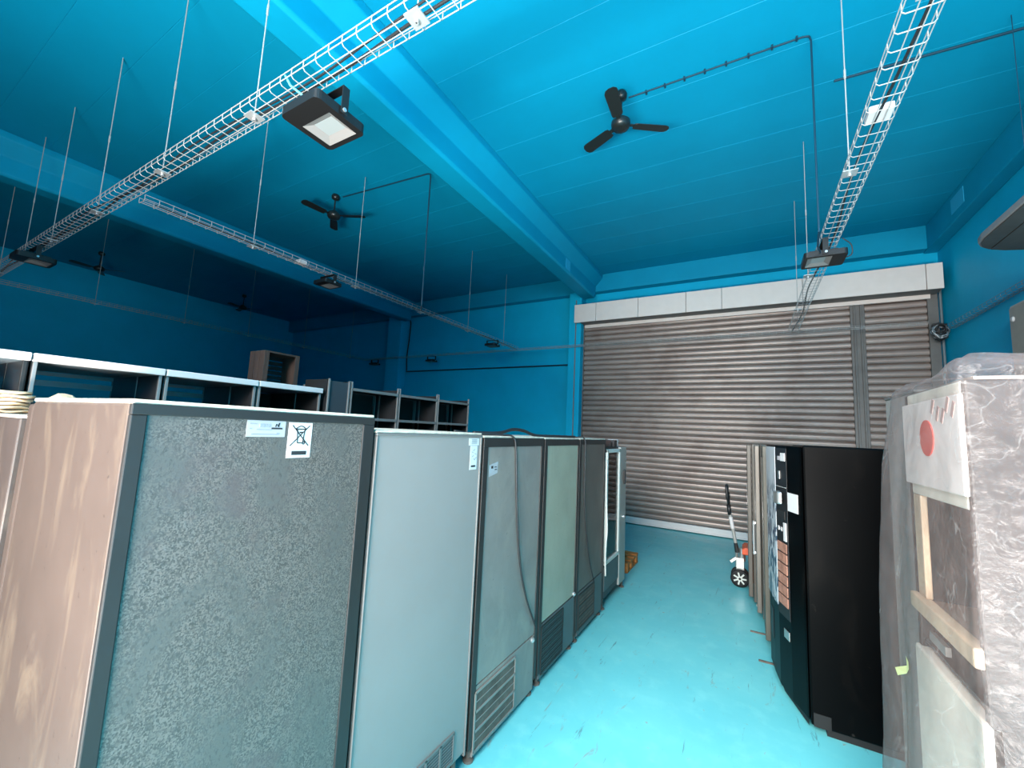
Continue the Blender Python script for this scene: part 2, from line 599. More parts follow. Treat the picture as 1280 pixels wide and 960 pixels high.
# ceiling slabs with open V joints between them (each bay of slabs starts at its own place)
for (x0, x1, first, pitch) in ((-3.0, XR + .2, 0.03, 0.6), (-9.05, -3.0, 0.31, 0.53), (XL - .2, -9.05, 0.1, 0.6)):
    y = Y0 - 0.2
    k = math.ceil((Y0 - first) / pitch)
    while y < YB + .2:
        yn = min(first + k * pitch, YB + .2)
        if yn - y > 0.02:
            c = 0.004
            cb.prism([(y, ZC + .003), (y + c, ZC), (yn - c, ZC), (yn, ZC + .003), (yn, ZC + .12), (y, ZC + .12)], x0, x1, 'x')
        y = yn
        k += 1
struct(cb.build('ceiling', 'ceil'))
struct(MB().box(XL - .2, XR + .2, YB, YB + .2, 0, ZC).build('wall_back', 'wall'))
struct(MB().box(XR, XR + .2, Y0, YB, 0, ZC).build('wall_right', 'wall'))
struct(MB().box(XL - .2, XL, Y0, YB, 0, ZC).build('wall_left', 'wall'))
struct(MB().box(XL, -2.0, Y0 - .2, Y0, 0, ZC).box(2.0, XR, Y0 - .2, Y0, 0, ZC).box(-2.0, 2.0, Y0 - .2, Y0, 4.5, ZC).build('wall_front', 'wall'))  # out of view; opening narrowed to keep light off the side walls
# perimeter ring beam under the ceiling
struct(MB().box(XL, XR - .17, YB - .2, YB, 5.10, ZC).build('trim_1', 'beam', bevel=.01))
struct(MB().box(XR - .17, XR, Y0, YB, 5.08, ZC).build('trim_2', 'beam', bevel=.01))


def roof_beam(xl, name):
    # tapered concrete beam: soffit, small chamfer, straight web, haunch up to the slabs
    x0, x1 = xl, xl + .33
    poly = [(x0 - .16, ZC), (x0 - .16, 5.40), (x0, 5.22), (x0, 4.98), (x0 + .03, 4.95), (x1 - .03, 4.95), (x1, 4.98), (x1, 5.22), (x1 + .16, 5.40), (x1 + .16, ZC)]
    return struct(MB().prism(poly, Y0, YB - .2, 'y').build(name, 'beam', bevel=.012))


roof_beam(-3.36, 'ceiling_beam')
roof_beam(-9.07, 'ceiling_beam')


def column(xl, w, name):
    return struct(MB().box(xl, xl + w, YB - .32, YB, 0, 5.10).build(name, 'wall', bevel=.012))


column(-3.62, .3, 'wall_column')
column(-9.55, .55, 'wall_column')
# a paler touched-up rectangle on the beam end and one on the side beam
struct(MB().box(-3.03, -3.024, 7.1, 7.32, 5.0, 5.2).build('paint_patch', 'patch'))
struct(MB().box(XR - .176, XR - .17, 7.55, 7.95, 5.2, 5.42).build('paint_patch', 'patch'))

# ---------------------------------------------------------------- roller shutter
sh = thing('roller_shutter', 'wide grey steel roller shutter closing the back wall, under a white panelled housing', 'shutter', (-0.3, YB, 0))


def slats(x0, x1, y, z0, z1, pitch=0.116):
    b = MB()
    z = z0
    while z < z1 - .02:
        zt = min(z + pitch, z1)
        h = zt - z
        # rounded slat section, hooked joint at the bottom
        pr = [(y, z), (y - .022, z + h * .06), (y - .034, z + h * .25), (y - .038, z + h * .5), (y - .034, z + h * .70), (y - .022, z + h * .82), (y + .004, z + h * .86), (y + .016, z + h), (y + .02, z + h), (y + .02, z)]
        b.prism(pr, x0, x1, 'x')
        z = zt
    return b


ysh = YB - .06
slats(-3.33, 1.56, ysh, 0.16, 4.45).build('curtain', 'shutter', sh)
slats(1.76, 2.56, ysh, 0.10, 4.45).build('side_curtain', 'shutter', sh)
MB().box(-3.33, 1.56, ysh - .05, ysh + .03, 0.02, 0.15).box(-3.33, 1.56, ysh - .07, ysh - .05, 0.02, .05).build('bottom_bar', 'shelf_white', sh, bevel=.006)
MB().box(1.56, 1.76, ysh - .06, ysh + .05, 0, 4.45).box(1.60, 1.63, ysh - .085, ysh - .06, 0, 4.45).box(1.69, 1.72, ysh - .085, ysh - .06, 0, 4.45).build('mullion', 'shutter_dark', sh, bevel=.006)
MB().box(-3.37, -3.30, ysh - .07, ysh + .05, 0, 4.45).build('guide_rail', 'shutter_dark', sh, bevel=.006)
MB().box(2.55, 2.68, ysh - .07, ysh + .05, 0, 4.45).build('guide_rail', 'shutter_dark', sh, bevel=.006)
hs = MB()
yf = 8.62
xs = [-3.43, -2.98, -2.05, -0.92, -0.18, 0.40, 2.22, 2.46, 2.66]
xs = [-3.43, -2.92, -2.0, -1.06, -0.42, 0.86, 2.46, 2.66]
for a, b_ in zip(xs[:-1], xs[1:]):
    hs.box(a + .004, b_ - .004, yf, yf + .03, 4.33, 4.745)
ho = hs.build('housing', 'housing', sh, bevel=.004)
MB().box(-3.30, 2.655, yf + .03, YB - .11, 4.335, 4.735).build('housing_core', 'housing_in', ho)
MB().box(-3.28, 2.58, YB - .17, YB - .13, 4.265, 4.335).build('housing_lip', 'housing', ho)

# ---------------------------------------------------------------- tall refrigerators, backs to the aisle
XF = -1.35


def grille(parent, y0, y1, z0, z1, rows, cols, m_back, m_bar, name='vent_grille', x=XF, nf=6):
    g = MB().box(x - .01, x + .002, y0, y1, z0, z1).build(name, m_back, parent)
    b = MB()
    rw, cw = (z1 - z0) / rows, (y1 - y0) / cols
    t = 0.007
    for i in range(rows + 1):
        b.box(x, x + .006, y0, y1, z0 + i * rw - t, z0 + i * rw + t)
    for j in range(cols + 1):
        b.box(x, x + .006, y0 + j * cw - t, y0 + j * cw + t, z0, z1)
    for i in range(rows):
        for k in range(1, nf):
            zz = z0 + i * rw + rw * k / nf
            b.box(x, x + .004, y0, y1, zz - .0025, zz + .0025)
    b.build('louvre', m_bar, g)
    return g


def feet(parent, y0, y1, x0=-2.02, x1=-1.38):
    for x in (x0, x1):
        for y in (y0 + .06, y1 - .06):
            MB().lathe((x, y, 0), [(.03, 0), (.03, .012), (.014, .02), (.014, .11)], 12).build('foot', 'foot', parent)


def fridge(label, y0, y1, zt, side, panel, frame, stile=(.05, .05), rail=.06, zbot=.40, lid='top_dust', xb=-2.04, group='refrigerators standing in a row'):
    t = thing('refrigerator', label, 'refrigerator', (-1.7, (y0 + y1) / 2, 0), group)
    y0 += .004
    y1 -= .004
    MB().box(xb, XF - .012, y0, y1, .10, zt - .012).build('cabinet', side, t, bevel=.006)
    MB().box(xb - .09, xb - .028, y0 + .004, y1 - .004, .14, zt - .02).build('door', side, t, bevel=.01)
    MB().box(xb - .028, xb, y0 + .05, y1 - .05, .16, zt - .04).build('gasket', 'rubber', t)
    MB().box(xb - .004, XF, y0, y1, zt - .012, zt).build('lid', lid, t, bevel=.003)
    f = MB()
    f.box(XF - .012, XF + .006, y0, y0 + stile[0], .09, zt - rail - .012)
    f.box(XF - .012, XF + .006, y1 - stile[1], y1, .09, zt - rail - .012)
    f.box(XF - .012, XF + .006, y0, y1, zt - rail - .012, zt - .012)
    f.build('rear_frame', frame, t, bevel=.003)
    MB().box(XF - .013, XF, y0 + stile[0] - .002, y1 - stile[1] + .002, zbot, zt - rail - .01).build('rear_panel', panel, t, bevel=.002)
    feet(t, y0, y1)
    return t


# 1: spangled zinc back
f1 = fridge('tall brown-sided refrigerator with a speckled zinc back and a bin symbol sticker', .42, 1.21, 1.865, 'brown_steel', 'zinc', 'frame_grey', (.035, .055), .028, .10, xb=-2.19)
# 2: pale grey-blue flat back
f2 = fridge('pale grey-blue refrigerator back between the speckled one and the grey-green one', 1.22, 2.015, 1.805, 'frame_grey', 'pale_panel', 'pale_edge', (.008, .012), .012, .11)
# 3
f3 = fridge('refrigerator with a cloudy grey-green back in a black frame, black cable hanging down it', 2.03, 2.86, 1.79, 'frame_dark', 'green_grey', 'frame_dark', (.05, .045), .055, .40)
# 4
f4 = fridge('refrigerator with a smooth sage back and dark slate base panel, fourth along the row', 2.87, 3.61, 1.785, 'frame_dark', 'sage', 'frame_dark', (.05, .03), .05, .43)
# 5
f5 = fridge('refrigerator with a dark charcoal back and a dusty brown grille, fifth along the row', 3.62, 4.41, 1.785, 'frame_dark', 'charcoal_panel', 'frame_dark', (.05, .05), .045, .42)

grille(f2, 1.36, 1.90, .13, .262, 1, 5, 'grille_dark', 'pale_edge', nf=9)
MB().box(XF - .012, XF + .002, 2.08, 2.815, .035, .395).build('base_panel', 'green_grey', f3, bevel=.002)
grille(f3, 2.08, 2.535, .06, .365, 3, 1, 'grille_rust', 'green_grey', x=XF + .004, nf=2)
MB().box(XF - .012, XF + .003, 2.905, 3.585, .05, .42).build('base_panel', 'teal_grey', f4, bevel=.002)
grille(f4, 2.93, 3.33, .08, .40, 6, 1, 'grille_dark', 'frame_grey', x=XF + .004, nf=3)
MB().box(XF - .012, XF + .003, 3.67, 4.36, .05, .41).build('base_panel', 'teal_grey', f5, bevel=.002)
grille(f5, 3.69, 4.12, .10, .385, 3, 1, 'grille_rust', 'frame_dark', x=XF + .004, nf=3)
for t, y, z in ((f3, 2.78, .372), (f4, 3.57, .44)):
    MB().lathe((XF, y, z), [(.018, 0), (.018, .012), (.006, .02)], 10, 'x').build('latch', 'bolt', t)


# stickers: bin symbol and rating label
def bar(b, y0, y1, z0, z1, x):
    b.box(x - .0008, x + .0006, y0, y1, z0, z1)


def seg2(b, p, q, w, x):
    d = Vector((0, q[0] - p[0], q[1] - p[1]))
    L = d.length / 2
    d.normalize()
    n = Vector((0, -d.z, d.y))
    b.obox((x, (p[0] + q[0]) / 2, (p[1] + q[1]) / 2), (.0006, 0, 0), d * L, n * w / 2)


def bin_sticker(parent, y0, y1, z0, z1):
    x = XF + .0015
    s = MB().box(x - .0015, x, y0, y1, z0, z1).build('sticker', 'white', parent)
    b = MB()
    w, h = y1 - y0, z1 - z0
    X = x + .0006
    U = lambda u, v: (y0 + u * w, z0 + v * h)
    t = w * .035
    seg2(b, U(.14, .92), U(.88, .34), t, X)
    seg2(b, U(.88, .92), U(.10, .34), t, X)
    seg2(b, U(.36, .80), U(.40, .42), t, X)
    seg2(b, U(.68, .80), U(.62, .42), t, X)
    seg2(b, U(.40, .42), U(.62, .42), t, X)
    seg2(b, U(.28, .81), U(.74, .81), t * 1.2, X)
    ring = [U(.28 + .46 * k / 10, .81 + .09 * sin(pi * k / 10)) for k in range(11)]
    for p, q in zip(ring[:-1], ring[1:]):
        seg2(b, p, q, t, X)
    c = U(.66, .42)
    for k in range(8):
        a0, a1 = 2 * pi * k / 8, 2 * pi * (k + 1) / 8
        seg2(b, (c[0] + .05 * w * cos(a0), c[1] + .05 * w * sin(a0)), (c[0] + .05 * w * cos(a1), c[1] + .05 * w * sin(a1)), t, X)
    seg2(b, U(.46, .72), U(.60, .72), t * 1.6, X)
    bar(b, y0 + .2 * w, y0 + .82 * w, z0 + .08 * h, z0 + .19 * h, X)
    b.build('bin_symbol', 'ink', s)


bin_sticker(f1, .842, .928, 1.702, 1.822)
s = MB().box(XF, XF + .0012, .706, .83, 1.772, 1.824).build('sticker', 'white2', f1)
b = MB()
X = XF + .0018
for k in range(4):
    bar(b, .745 + k * .009, .752 + k * .009, 1.803, 1.813, X)
for yy, zz, L in ((.714, 1.812, .022), (.714, 1.797, .008), (.735, 1.794, .05), (.72, 1.779, .09), (.80, 1.783, .012)):
    bar(b, yy, yy + L, zz, zz + .0016, X)
b.build('lettering', 'inkgrey', s)
b = MB()
bar(b, .783, .819, 1.797, 1.802, X)
seg2(b, (.796, 1.805), (.798, 1.814), .003, X)
seg2(b, (.805, 1.805), (.808, 1.818), .004, X)
seg2(b, (.798, 1.814), (.806, 1.806), .002, X)
b.build('emblem', 'ink', s)
MB().box(XF, XF + .001, 1.888, 1.985, 1.735, 1.775).build('sticker', 'white', f2)
s = MB().box(XF, XF + .001, 1.905, 1.972, 1.60, 1.733).build('sticker', 'white', f2)
b = MB()
X = XF + .0016
bar(b, 1.918, 1.958, 1.615, 1.624, X)
b.build('black_bar', 'ink', s)
b = MB()
for k, (a, c) in enumerate(((1.925, 1.70), (1.94, 1.705), (1.955, 1.69), (1.93, 1.672), (1.945, 1.66), (1.958, 1.66))):
    seg2(b, (a - .008, c), (a + .008, c + (.008 if k % 2 else -.006)), .003, X)
b.build('lettering', 'inkgrey', s)
b = MB()
for k in range(4):
    bar(b, 1.91, 1.965, 1.745 + k * .007, 1.7475 + k * .007, X)
b.build('lettering', 'inkgrey', f2)
s = MB().add([(XF + .0012, 2.105, 1.615), (XF + .0012, 2.205, 1.635), (XF + .0012, 2.205, 1.565), (XF + .0012, 2.105, 1.545)], [(0, 1, 2, 3)]).build('sticker', 'white2', f3)
b = MB()
X = XF + .002
bar(b, 2.13, 2.15, 1.595, 1.61, X)
bar(b, 2.165, 2.19, 1.60, 1.604, X)
bar(b, 2.17, 2.195, 1.585, 1.589, X)
b.build('lettering', 'ink', s)

# 6: glass-sided display refrigerator at the end of the row
f6 = thing('display_refrigerator', 'glass-sided display refrigerator with white gaskets at the far end of the row', 'refrigerator', (-1.7, 4.9, 0), 'refrigerators standing in a row')
y0, y1, zt = 4.43, 5.33, 1.69
MB().box(-2.04, -2.0, y0, y1, .1, zt).box(-2.04, XF - .02, y0, y0 + .03, .1, zt).box(-2.04, XF - .02, y1 - .2, y1, .1, zt).box(-2.04, XF - .02, y0, y1, zt - .04, zt).box(-2.04, XF - .02, y0, y1, .1, .44).build('cabinet', 'frame_grey', f6, bevel=.006)
for z in (.75, 1.02, 1.29):
    MB().box(-1.98, XF - .05, y0 + .04, y1 - .21, z, z + .012).build('shelf', 'gasket', f6)
for k in range(5):
    MB().box(-1.85, -1.55, y0 + .08, y1 - .27, .50 + .13 * k + .05 * (k > 1), .535 + .13 * k + .05 * (k > 1)).build('inner_rack', P('olive_inner', (.24, .22, .10), .6) if k == 0 else bpy.data.materials['olive_inner'], f6)
fr = MB()
for (a, b_, c, d) in ((y0 + .03, y0 + .075, .47, 1.67), (4.95, 5.0, .47, 1.67), (y0 + .03, 5.0, 1.63, 1.67), (y0 + .03, 5.0, .45, .495)):
    fr.box(XF - .03, XF + .012, a, b_, c, d)
fr.build('gasket', 'gasket', f6, bevel=.008)
MB().box(XF - .012, XF - .006, y0 + .07, 4.955, .49, 1.635).build('glass_pane', 'glass', f6)
MB().prism([(XF - .03, 5.0), (XF + .012, 5.0), (XF + .012, 5.25), (XF - .02, 5.33), (XF - .05, 5.33)], .1, zt, 'z').build('corner_post', 'silver', f6, bevel=.01)
MB().box(XF - .02, XF + .004, y0 + .02, 5.0, .19, .44).build('base_panel', 'teal_grey', f6, bevel=.004)
MB().box(XF - .05, XF - .01, y0 + .05, 5.0, .11, .18).build('kick_strip', 'grille_dark', f6)
MB().box(XF + .012, XF + .03, 5.08, 5.13, 1.30, 1.40).cyl((XF + .035, 5.1, 1.25), (XF + .035, 5.1, 1.42), .012, 10).build('handle', 'blackplastic', f6, smooth=False)
MB().lathe((XF + .012, 5.13, .86), [(.02, 0), (.02, .02)], 12, 'x').build('lock', 'bolt', f6)
feet(f6, y0, y1)
o = MB().box(-1.72, -1.42, 4.5, 4.86, zt, zt + .075).build('carton', 'card', bevel=.003)
tag(o, 'small flat reddish-brown carton lying on top of the glass-sided refrigerator', 'box')
o = thing('switch_box', 'small black and white switch box on top of the glass-sided refrigerator', 'box', (-1.45, 5.05, zt))
MB().box(-1.52, -1.40, 4.93, 5.05, zt, zt + .08).build('body', 'blackplastic', o, bevel=.004)
MB().box(-1.52, -1.40, 5.052, 5.10, zt, zt + .085).build('terminal', 'white', o, bevel=.004)

# cables lying on and hanging down the refrigerators
o = MB().tube(bez([(XF - .18, 1.98, 1.811), (XF - .12, 2.12, 1.797), (XF - .03, 2.30, 1.797), (XF + .008, 2.37, 1.785), (XF + .014, 2.40, 1.72), (XF + .014, 2.43, 1.5), (XF + .016, 2.46, 1.25), (XF + .014, 2.53, .95), (XF + .014, 2.64, .70), (XF + .014, 2.80, .46)]), .0065, 8).build('power_cable', 'cable', smooth=True)
tag(o, 'black power cable hanging down the grey-green refrigerator back from its top', 'cable')
o = MB().tube(bez([(XF - .30, 2.35, 1.800), (XF - .22, 2.55, 1.806), (XF - .20, 2.72, 1.835), (XF - .18, 2.86, 1.83), (XF - .14, 3.0, 1.797), (XF - .10, 3.3, 1.795), (XF - .05, 3.62, 1.795)]), .012, 8).build('power_cable', 'cable', smooth=True)
tag(o, 'loose black cable looped across the tops of the third and fourth refrigerators', 'cable')
o = MB().tube(bez([(XF - .06, 3.66, 1.795), (XF + .012, 3.72, 1.78), (XF + .014, 3.74, 1.6), (XF + .014, 3.76, 1.2), (XF + .016, 3.83, .9), (XF + .014, 3.93, .65), (XF + .016, 4.08, .40)]), .006, 8).build('power_cable', 'cable', smooth=True)
tag(o, 'thin black cable running down the charcoal refrigerator back to its brown grille', 'cable')
o = MB().tube(bez([(XF + .016, 4.425, 1.55), (XF + .02, 4.41, 1.2), (XF + .03, 4.43, .85), (XF + .03, 4.40, .7), (XF + .02, 4.42, .55), (XF + .02, 4.44, .36)]), .009, 8).build('power_cable', 'gasket', smooth=True)
tag(o, 'pale cable hanging between the charcoal refrigerator and the glass-sided one', 'cable')
bm_ = MB()
o = thing('crumpled_paper', 'crumpled cream paper behind the brown side of the speckled refrigerator', 'paper', (-2.75, .62, 1.80))
vs, fs = [], []
n = 9
for i in range(n):
    for j in range(n):
        u, v = i / (n - 1), j / (n - 1)
        e = sin(pi * u) * sin(pi * v)
        vs.append((-2.86 + .22 * u, .54 + .16 * v, 1.803 + .10 * e ** .6 + .012 * noise.noise(Vector((u * 6, v * 6, 3))) * e))
for i in range(n - 1):
    for j in range(n - 1):
        fs.append((i * n + j, (i + 1) * n + j, (i + 1) * n + j + 1, i * n + j + 1))
MB().add(vs, fs).build('sheet', 'paper', o)

# ---------------------------------------------------------------- second row: low cabinet with a stack of filter pads
fb = thing('refrigerator', 'dusty dark brown refrigerator behind the speckled one, cream pads stacked on it', 'refrigerator', (-2.62, .9, 0))
MB().box(-2.97, -2.32, .42, 1.15, .1, 1.79).build('cabinet', 'brown_steel2', fb, bevel=.006)
MB().box(-2.97, -2.32, .42, 1.15, 1.79, 1.80).build('lid', 'top_dust', fb, bevel=.002)
MB().box(-2.97, -2.32, 1.155, 1.21, .14, 1.78).build('door', 'frame_dark', fb, bevel=.008)
for x in (-2.9, -2.40):
    for y in (.54, 1.08):
        MB().lathe((x, y, 0), [(.03, 0), (.03, .012), (.014, .02), (.014, .11)], 12).build('foot', 'foot', fb)
for k in range(6):
    p = MB()
    seg = 28
    vs = [(-2.62, .60, 1.803 + k * .021 + .012)]
    z = 1.803 + k * .017
    prof = [(.0, .0), (.035, .0), (.055, .003), (.055, .011), (.035, .014), (.0, .014)]
    vs, fs = [], []
    for (r, h) in prof:
        for q in range(seg):
            a = 2 * pi * q / seg
            rr = max(r, .001)
            vs.append((-2.90 + .006 * sin(k * 2.1) + rr * cos(a), .50 + .006 * cos(k * 1.7) + rr * sin(a), z + h + (.004 * sin(3 * a + k) if r > .05 else 0)))
    for i in range(len(prof) - 1):
        for q in range(seg):
            l = (q + 1) % seg
            fs.append((i * seg + q, i * seg + l, (i + 1) * seg + l, (i + 1) * seg + q))
    o = MB().add(vs, fs).build('filter_pad', 'paper', smooth=True)
    tag(o, 'wavy round cream pad in the stack on the dark brown refrigerator', 'pad', 'cream pads stacked on the dark brown refrigerator')

# ---------------------------------------------------------------- row of open coolers with a white fascia, then black open shelving
edges = [-0.52, .015, .55, 1.08, 1.62, 2.13]
names = ['open dark cooler with white fascia, at the near end of its row', 'open dark cooler with white fascia, behind the dark brown refrigerator with the pads',
         'open dark cooler with white fascia, behind the brown side of the speckled refrigerator', 'open dark cooler with white fascia, fourth along, next to the one under the crate',
         'open dark cooler with white fascia, below the brown slatted crate']
for k in range(5):
    a, b_ = edges[k] + .004, edges[k + 1] - .004
    t = thing('open_cooler', names[k], 'cooler', (-3.37, (a + b_) / 2, 0), 'open coolers with white fascias')
    for y in (a, b_ - .02):
        MB().box(-3.72, -3.03, y, y + .02, .08, 2.06).build('side_panel', 'shelf_dark', t, bevel=.003)
    p = MB()
    for x in (-3.02, -3.33, -3.73):
        for y in (a, b_ - .025):
            p.box(x - .008, x + .008, y + .003, y + .018, .06, 2.06)
    p.build('post', 'shelf_edge' if k > 1 else 'frame_grey', t, bevel=.002)
    MB().box(-3.035, -2.995, a, b_, 2.055, 2.095).build('fascia', 'shelf_white', t, bevel=.004)
    p = MB()
    for z, h in ((2.03, .022), (1.965, .035), (1.88, .02)):
        p.box(-3.74, -3.72, a + .02, b_ - .02, z, z + h)
    p.build('back_rail', 'rail', t)
    MB().box(-3.74, -3.03, a + .02, b_ - .02, 2.055, 2.075).build('top_panel', 'rail', t)
    MB().box(-3.72, -3.04, a + .02, b_ - .02, 1.84, 1.855).build('shelf', 'shelf_dark', t)
    if k > 3:
        MB().box(-3.70, -3.692, a + .02, b_ - .02, 1.37, 2.05).build('back_panel', 'crate_in', t)
    MB().box(-3.72, -3.02, a, b_, .06, .30).build('base', 'shelf_dark', t)
    MB().box(-3.72, -3.02, a + .02, b_ - .02, 1.35, 1.365).build('shelf', 'shelf_dark', t)

ed2 = [2.16, 2.385, 2.96, 3.55, 4.145]
n2 = ['narrow black closed bay starting the open shelving past the white-fascia coolers', 'black open shelving bay with pale edges, beside the narrow closed bay',
      'black open shelving bay with pale edges, between two like it', 'black open shelving bay with pale edges, ending the row by the blue wall']
for k in range(4):
    a, b_ = ed2[k] + .003, ed2[k + 1] - .003
    t = thing('shelving_bay', n2[k], 'shelving', (-3.16, (a + b_) / 2, 0), 'black shelving bays')
    for y in ((a, b_ - .018) if k == 0 else (b_ - .018,)):
        MB().box(-3.30, -3.01, y, y + .018, .05, 2.165 if k else 2.18).build('side_panel', 'shelf_dark', t)
    for x in (-2.995, -3.325):
        for y in (a, b_ - .022):
            MB().box(x - .008, x + .008, y + .003, y + .017, 0, 2.185 if x > -3.1 else 2.14).build('post', 'shelf_edge', t, bevel=.002)
    if k == 0:
        MB().box(-3.30, -3.0, a + .02, b_ - .02, .05, 2.17).build('front_panel', P('slate_panel', (.05, .06, .07), .4), t)
    else:
        MB().box(-3.345, -3.337, a + .01, b_ - .01, .05, 2.12).build('back_panel', 'crate_in', t)
        for xe in (-3.30, -3.24):
            MB().box(xe - .009, xe + .009, b_ - .024, b_ - .018, .05, 2.12).build('edge_strip', 'shelf_edge', t)
        for z, nm in ((2.115, 'top_panel'), (1.865, 'shelf'), (1.4, 'shelf'), (.95, 'shelf'), (.5, 'shelf')):
            MB().box(-3.32, -2.99, a + .01, b_ - .01, z, z + .012).build(nm, 'shelf_dark', t)
            MB().box(-2.992, -2.984, a + .02, b_ - .02, z - .008, z + .016).build('edge_strip', 'shelf_edge', t)

# slatted crate lying on its side on the coolers
cr = thing('crate', 'brown slatted wooden crate lying on its side on top of the open coolers', 'crate', (-3.42, 1.95, 2.095))
c0 = MB()
xa, xb, ya, yb, za, zb = -3.52, -3.30, 1.80, 2.09, 2.096, 2.37
for k in range(3):
    w = (xb - xa) / 3
    MB().box(xa + k * w + .004, xa + (k + 1) * w - .004, ya, ya + .014, za, zb).build('board', 'crate', cr, bevel=.002)
MB().box(xa, xb, yb - .014, yb, za, zb).build('end_board', 'crate', cr)
for z in (za, zb - .014):
    MB().box(xa, xb, ya + .014, yb - .014, z, z + .014).build('side_board', 'crate', cr)
for k in range(6):
    z = za + .03 + k * .04
    MB().box(xa, xa + .012, ya + .014, yb - .014, z, z + .028).build('slat', 'crate_in', cr)
MB().box(xb - .012, xb, ya + .014, ya + .035, za + .014, zb - .014).build('rim', 'crate', cr)
MB().box(xb - .012, xb, yb - .035, yb - .014, za + .014, zb - .014).build('rim', 'crate', cr)


# ---------------------------------------------------------------- wire basket cable trays on threaded rods
def tray(label, axis, c, a, b_, z, w=.15, h=.055, rods=(), name='cable_tray', wire='wire', rr=.0026):
    """axis 'x' or 'y': runs from a to b_ along the axis, centred at c on the other one"""
    mid = (a + b_) / 2
    t = thing(name, label, 'cable tray', (mid, c, z) if axis == 'x' else (c, mid, z), 'wire cable trays')

    def pt(s_, o_, zz):
        return (s_, c + o_, z + zz) if axis == 'x' else (c + o_, s_, z + zz)
    m = MB()
    for o_, zz in ((-w / 2, h), (w / 2, h), (-w / 2, h * .3), (w / 2, h * .3), (-w / 6, 0), (w / 6, 0)):
        m.tube([pt(a, o_, zz), pt(b_, o_, zz)], rr, 6)
    n = int(abs(b_ - a) / .11)
    for k in range(n + 1):
        s_ = a + (b_ - a) * k / n
        m.tube([pt(s_, -w / 2, h + .004), pt(s_, -w / 2, .012), pt(s_, -w / 2 + .012, 0), pt(s_, w / 2 - .012, 0), pt(s_, w / 2, .012), pt(s_, w / 2, h + .004)], rr, 6)
    m.build('basket', wire, t)
    for s_, o_ in rods:
        p = pt(s_, o_, 0)
        top = ZC
        r = MB().cyl((p[0], p[1], z - .03), (p[0], p[1], top), .0042, 8)
        r.cyl((p[0], p[1], 4.55), (p[0], p[1], 4.62), .0075, 8)
        r.build('hanger_rod', 'wire', t)
        q = MB()
        q.obox((p[0], p[1], z - .006), (.045, 0, 0), (0, .045, 0), (0, 0, .004))
        q.lathe((p[0], p[1], z - .03), [(.012, 0), (.012, .018)], 6)
        q.build('hanger_plate', 'plate', t)
    return t


ZT = 3.80
tray('long wire cable tray crossing the hall overhead, hung on threaded rods, carrying the big floodlight', 'x', 1.28, -10.9, 1.05, ZT,
     rods=[(x, 0) for x in (-1.37, -2.79, -4.15, -5.61, -7.08, -8.25, -9.6)], rr=.0030)
tray('wire cable tray branching off the long one between the two roof beams', 'y', -4.92, 1.40, 8.60, ZT, w=.13,
     rods=[(y, -.02) for y in (2.42, 3.86, 5.24, 6.64, 8.05)])
tray('dim wire cable tray farthest into the dark bay, running towards the back wall', 'y', -10.45, 1.40, 8.60, ZT, w=.13,
     rods=[(y, 0) for y in (2.55, 3.95, 5.25, 6.7, 8.2)])
tray('wire cable tray running overhead above the aisle towards the steel shutter', 'y', .71, 1.42, 8.60, ZT, w=.15,
     rods=[(2.2, .0), (3.60, -.05), (5.75, -.08), (7.2, -.06)], rr=.0030)
tray('wire cable tray along the back wall passing in front of the shutter', 'x', 8.68, -10.4, 2.45, ZT - .02, w=.10, h=.04)
tray('wire cable tray fixed along the side wall beyond the wrapped machine', 'y', 2.68, 4.2, 8.55, 3.67, w=.11, h=.05, wire='conduit_grey')
# zinc splice plate with a box hanging in the tray over the aisle
o = thing('junction_box', 'pale junction box fixed in the tray over the aisle', 'junction box', (.71, 3.05, ZT))
MB().box(.65, .77, 2.98, 3.10, ZT + .008, ZT + .05).build('body', 'white', o, bevel=.006)
MB().box(.66, .76, 2.99, 3.09, ZT + .05, ZT + .058).build('lid', 'white2', o, bevel=.003)
o = thing('junction_box', 'small white junction box in the branch tray near its small floodlight', 'junction box', (-4.92, 3.0, ZT))
MB().box(-4.97, -4.87, 2.95, 3.05, ZT + .008, ZT + .05).build('body', 'white', o, bevel=.006)
MB().box(-4.96, -4.88, 2.96, 3.04, ZT + .05, ZT + .058).build('lid', 'white2', o, bevel=.003)


def tray_cable(label, pts, r=.008):
    o = MB().tube(bez(pts, 6), r, 6).build('power_cable', 'cable', smooth=True)
    return tag(o, label, 'cable')


tray_cable('thick black cable lying in the long tray, on the side towards the beams', [(1.0, 1.31, ZT + .014)] + [(.4 - .6 * k, 1.305 + .018 * sin(k * 1.9), ZT + .014) for k in range(18)])
tray_cable('thin black cable weaving along the bottom of the long tray', [(1.0, 1.25, ZT + .012)] + [(.4 - .5 * k, 1.262 + .025 * sin(k * 1.3 + 1), ZT + .012) for k in range(21)], .006)
tray_cable('black cable lying in the tray over the aisle', [(.71 + .025 * sin(k * 1.4), 1.5 + .6 * k, ZT + .013) for k in range(13)], .008)
tray_cable('black cable lying in the branch tray between the roof beams', [(-4.92 + .02 * sin(k * 1.4), 1.5 + .6 * k, ZT + .013) for k in range(13)], .007)


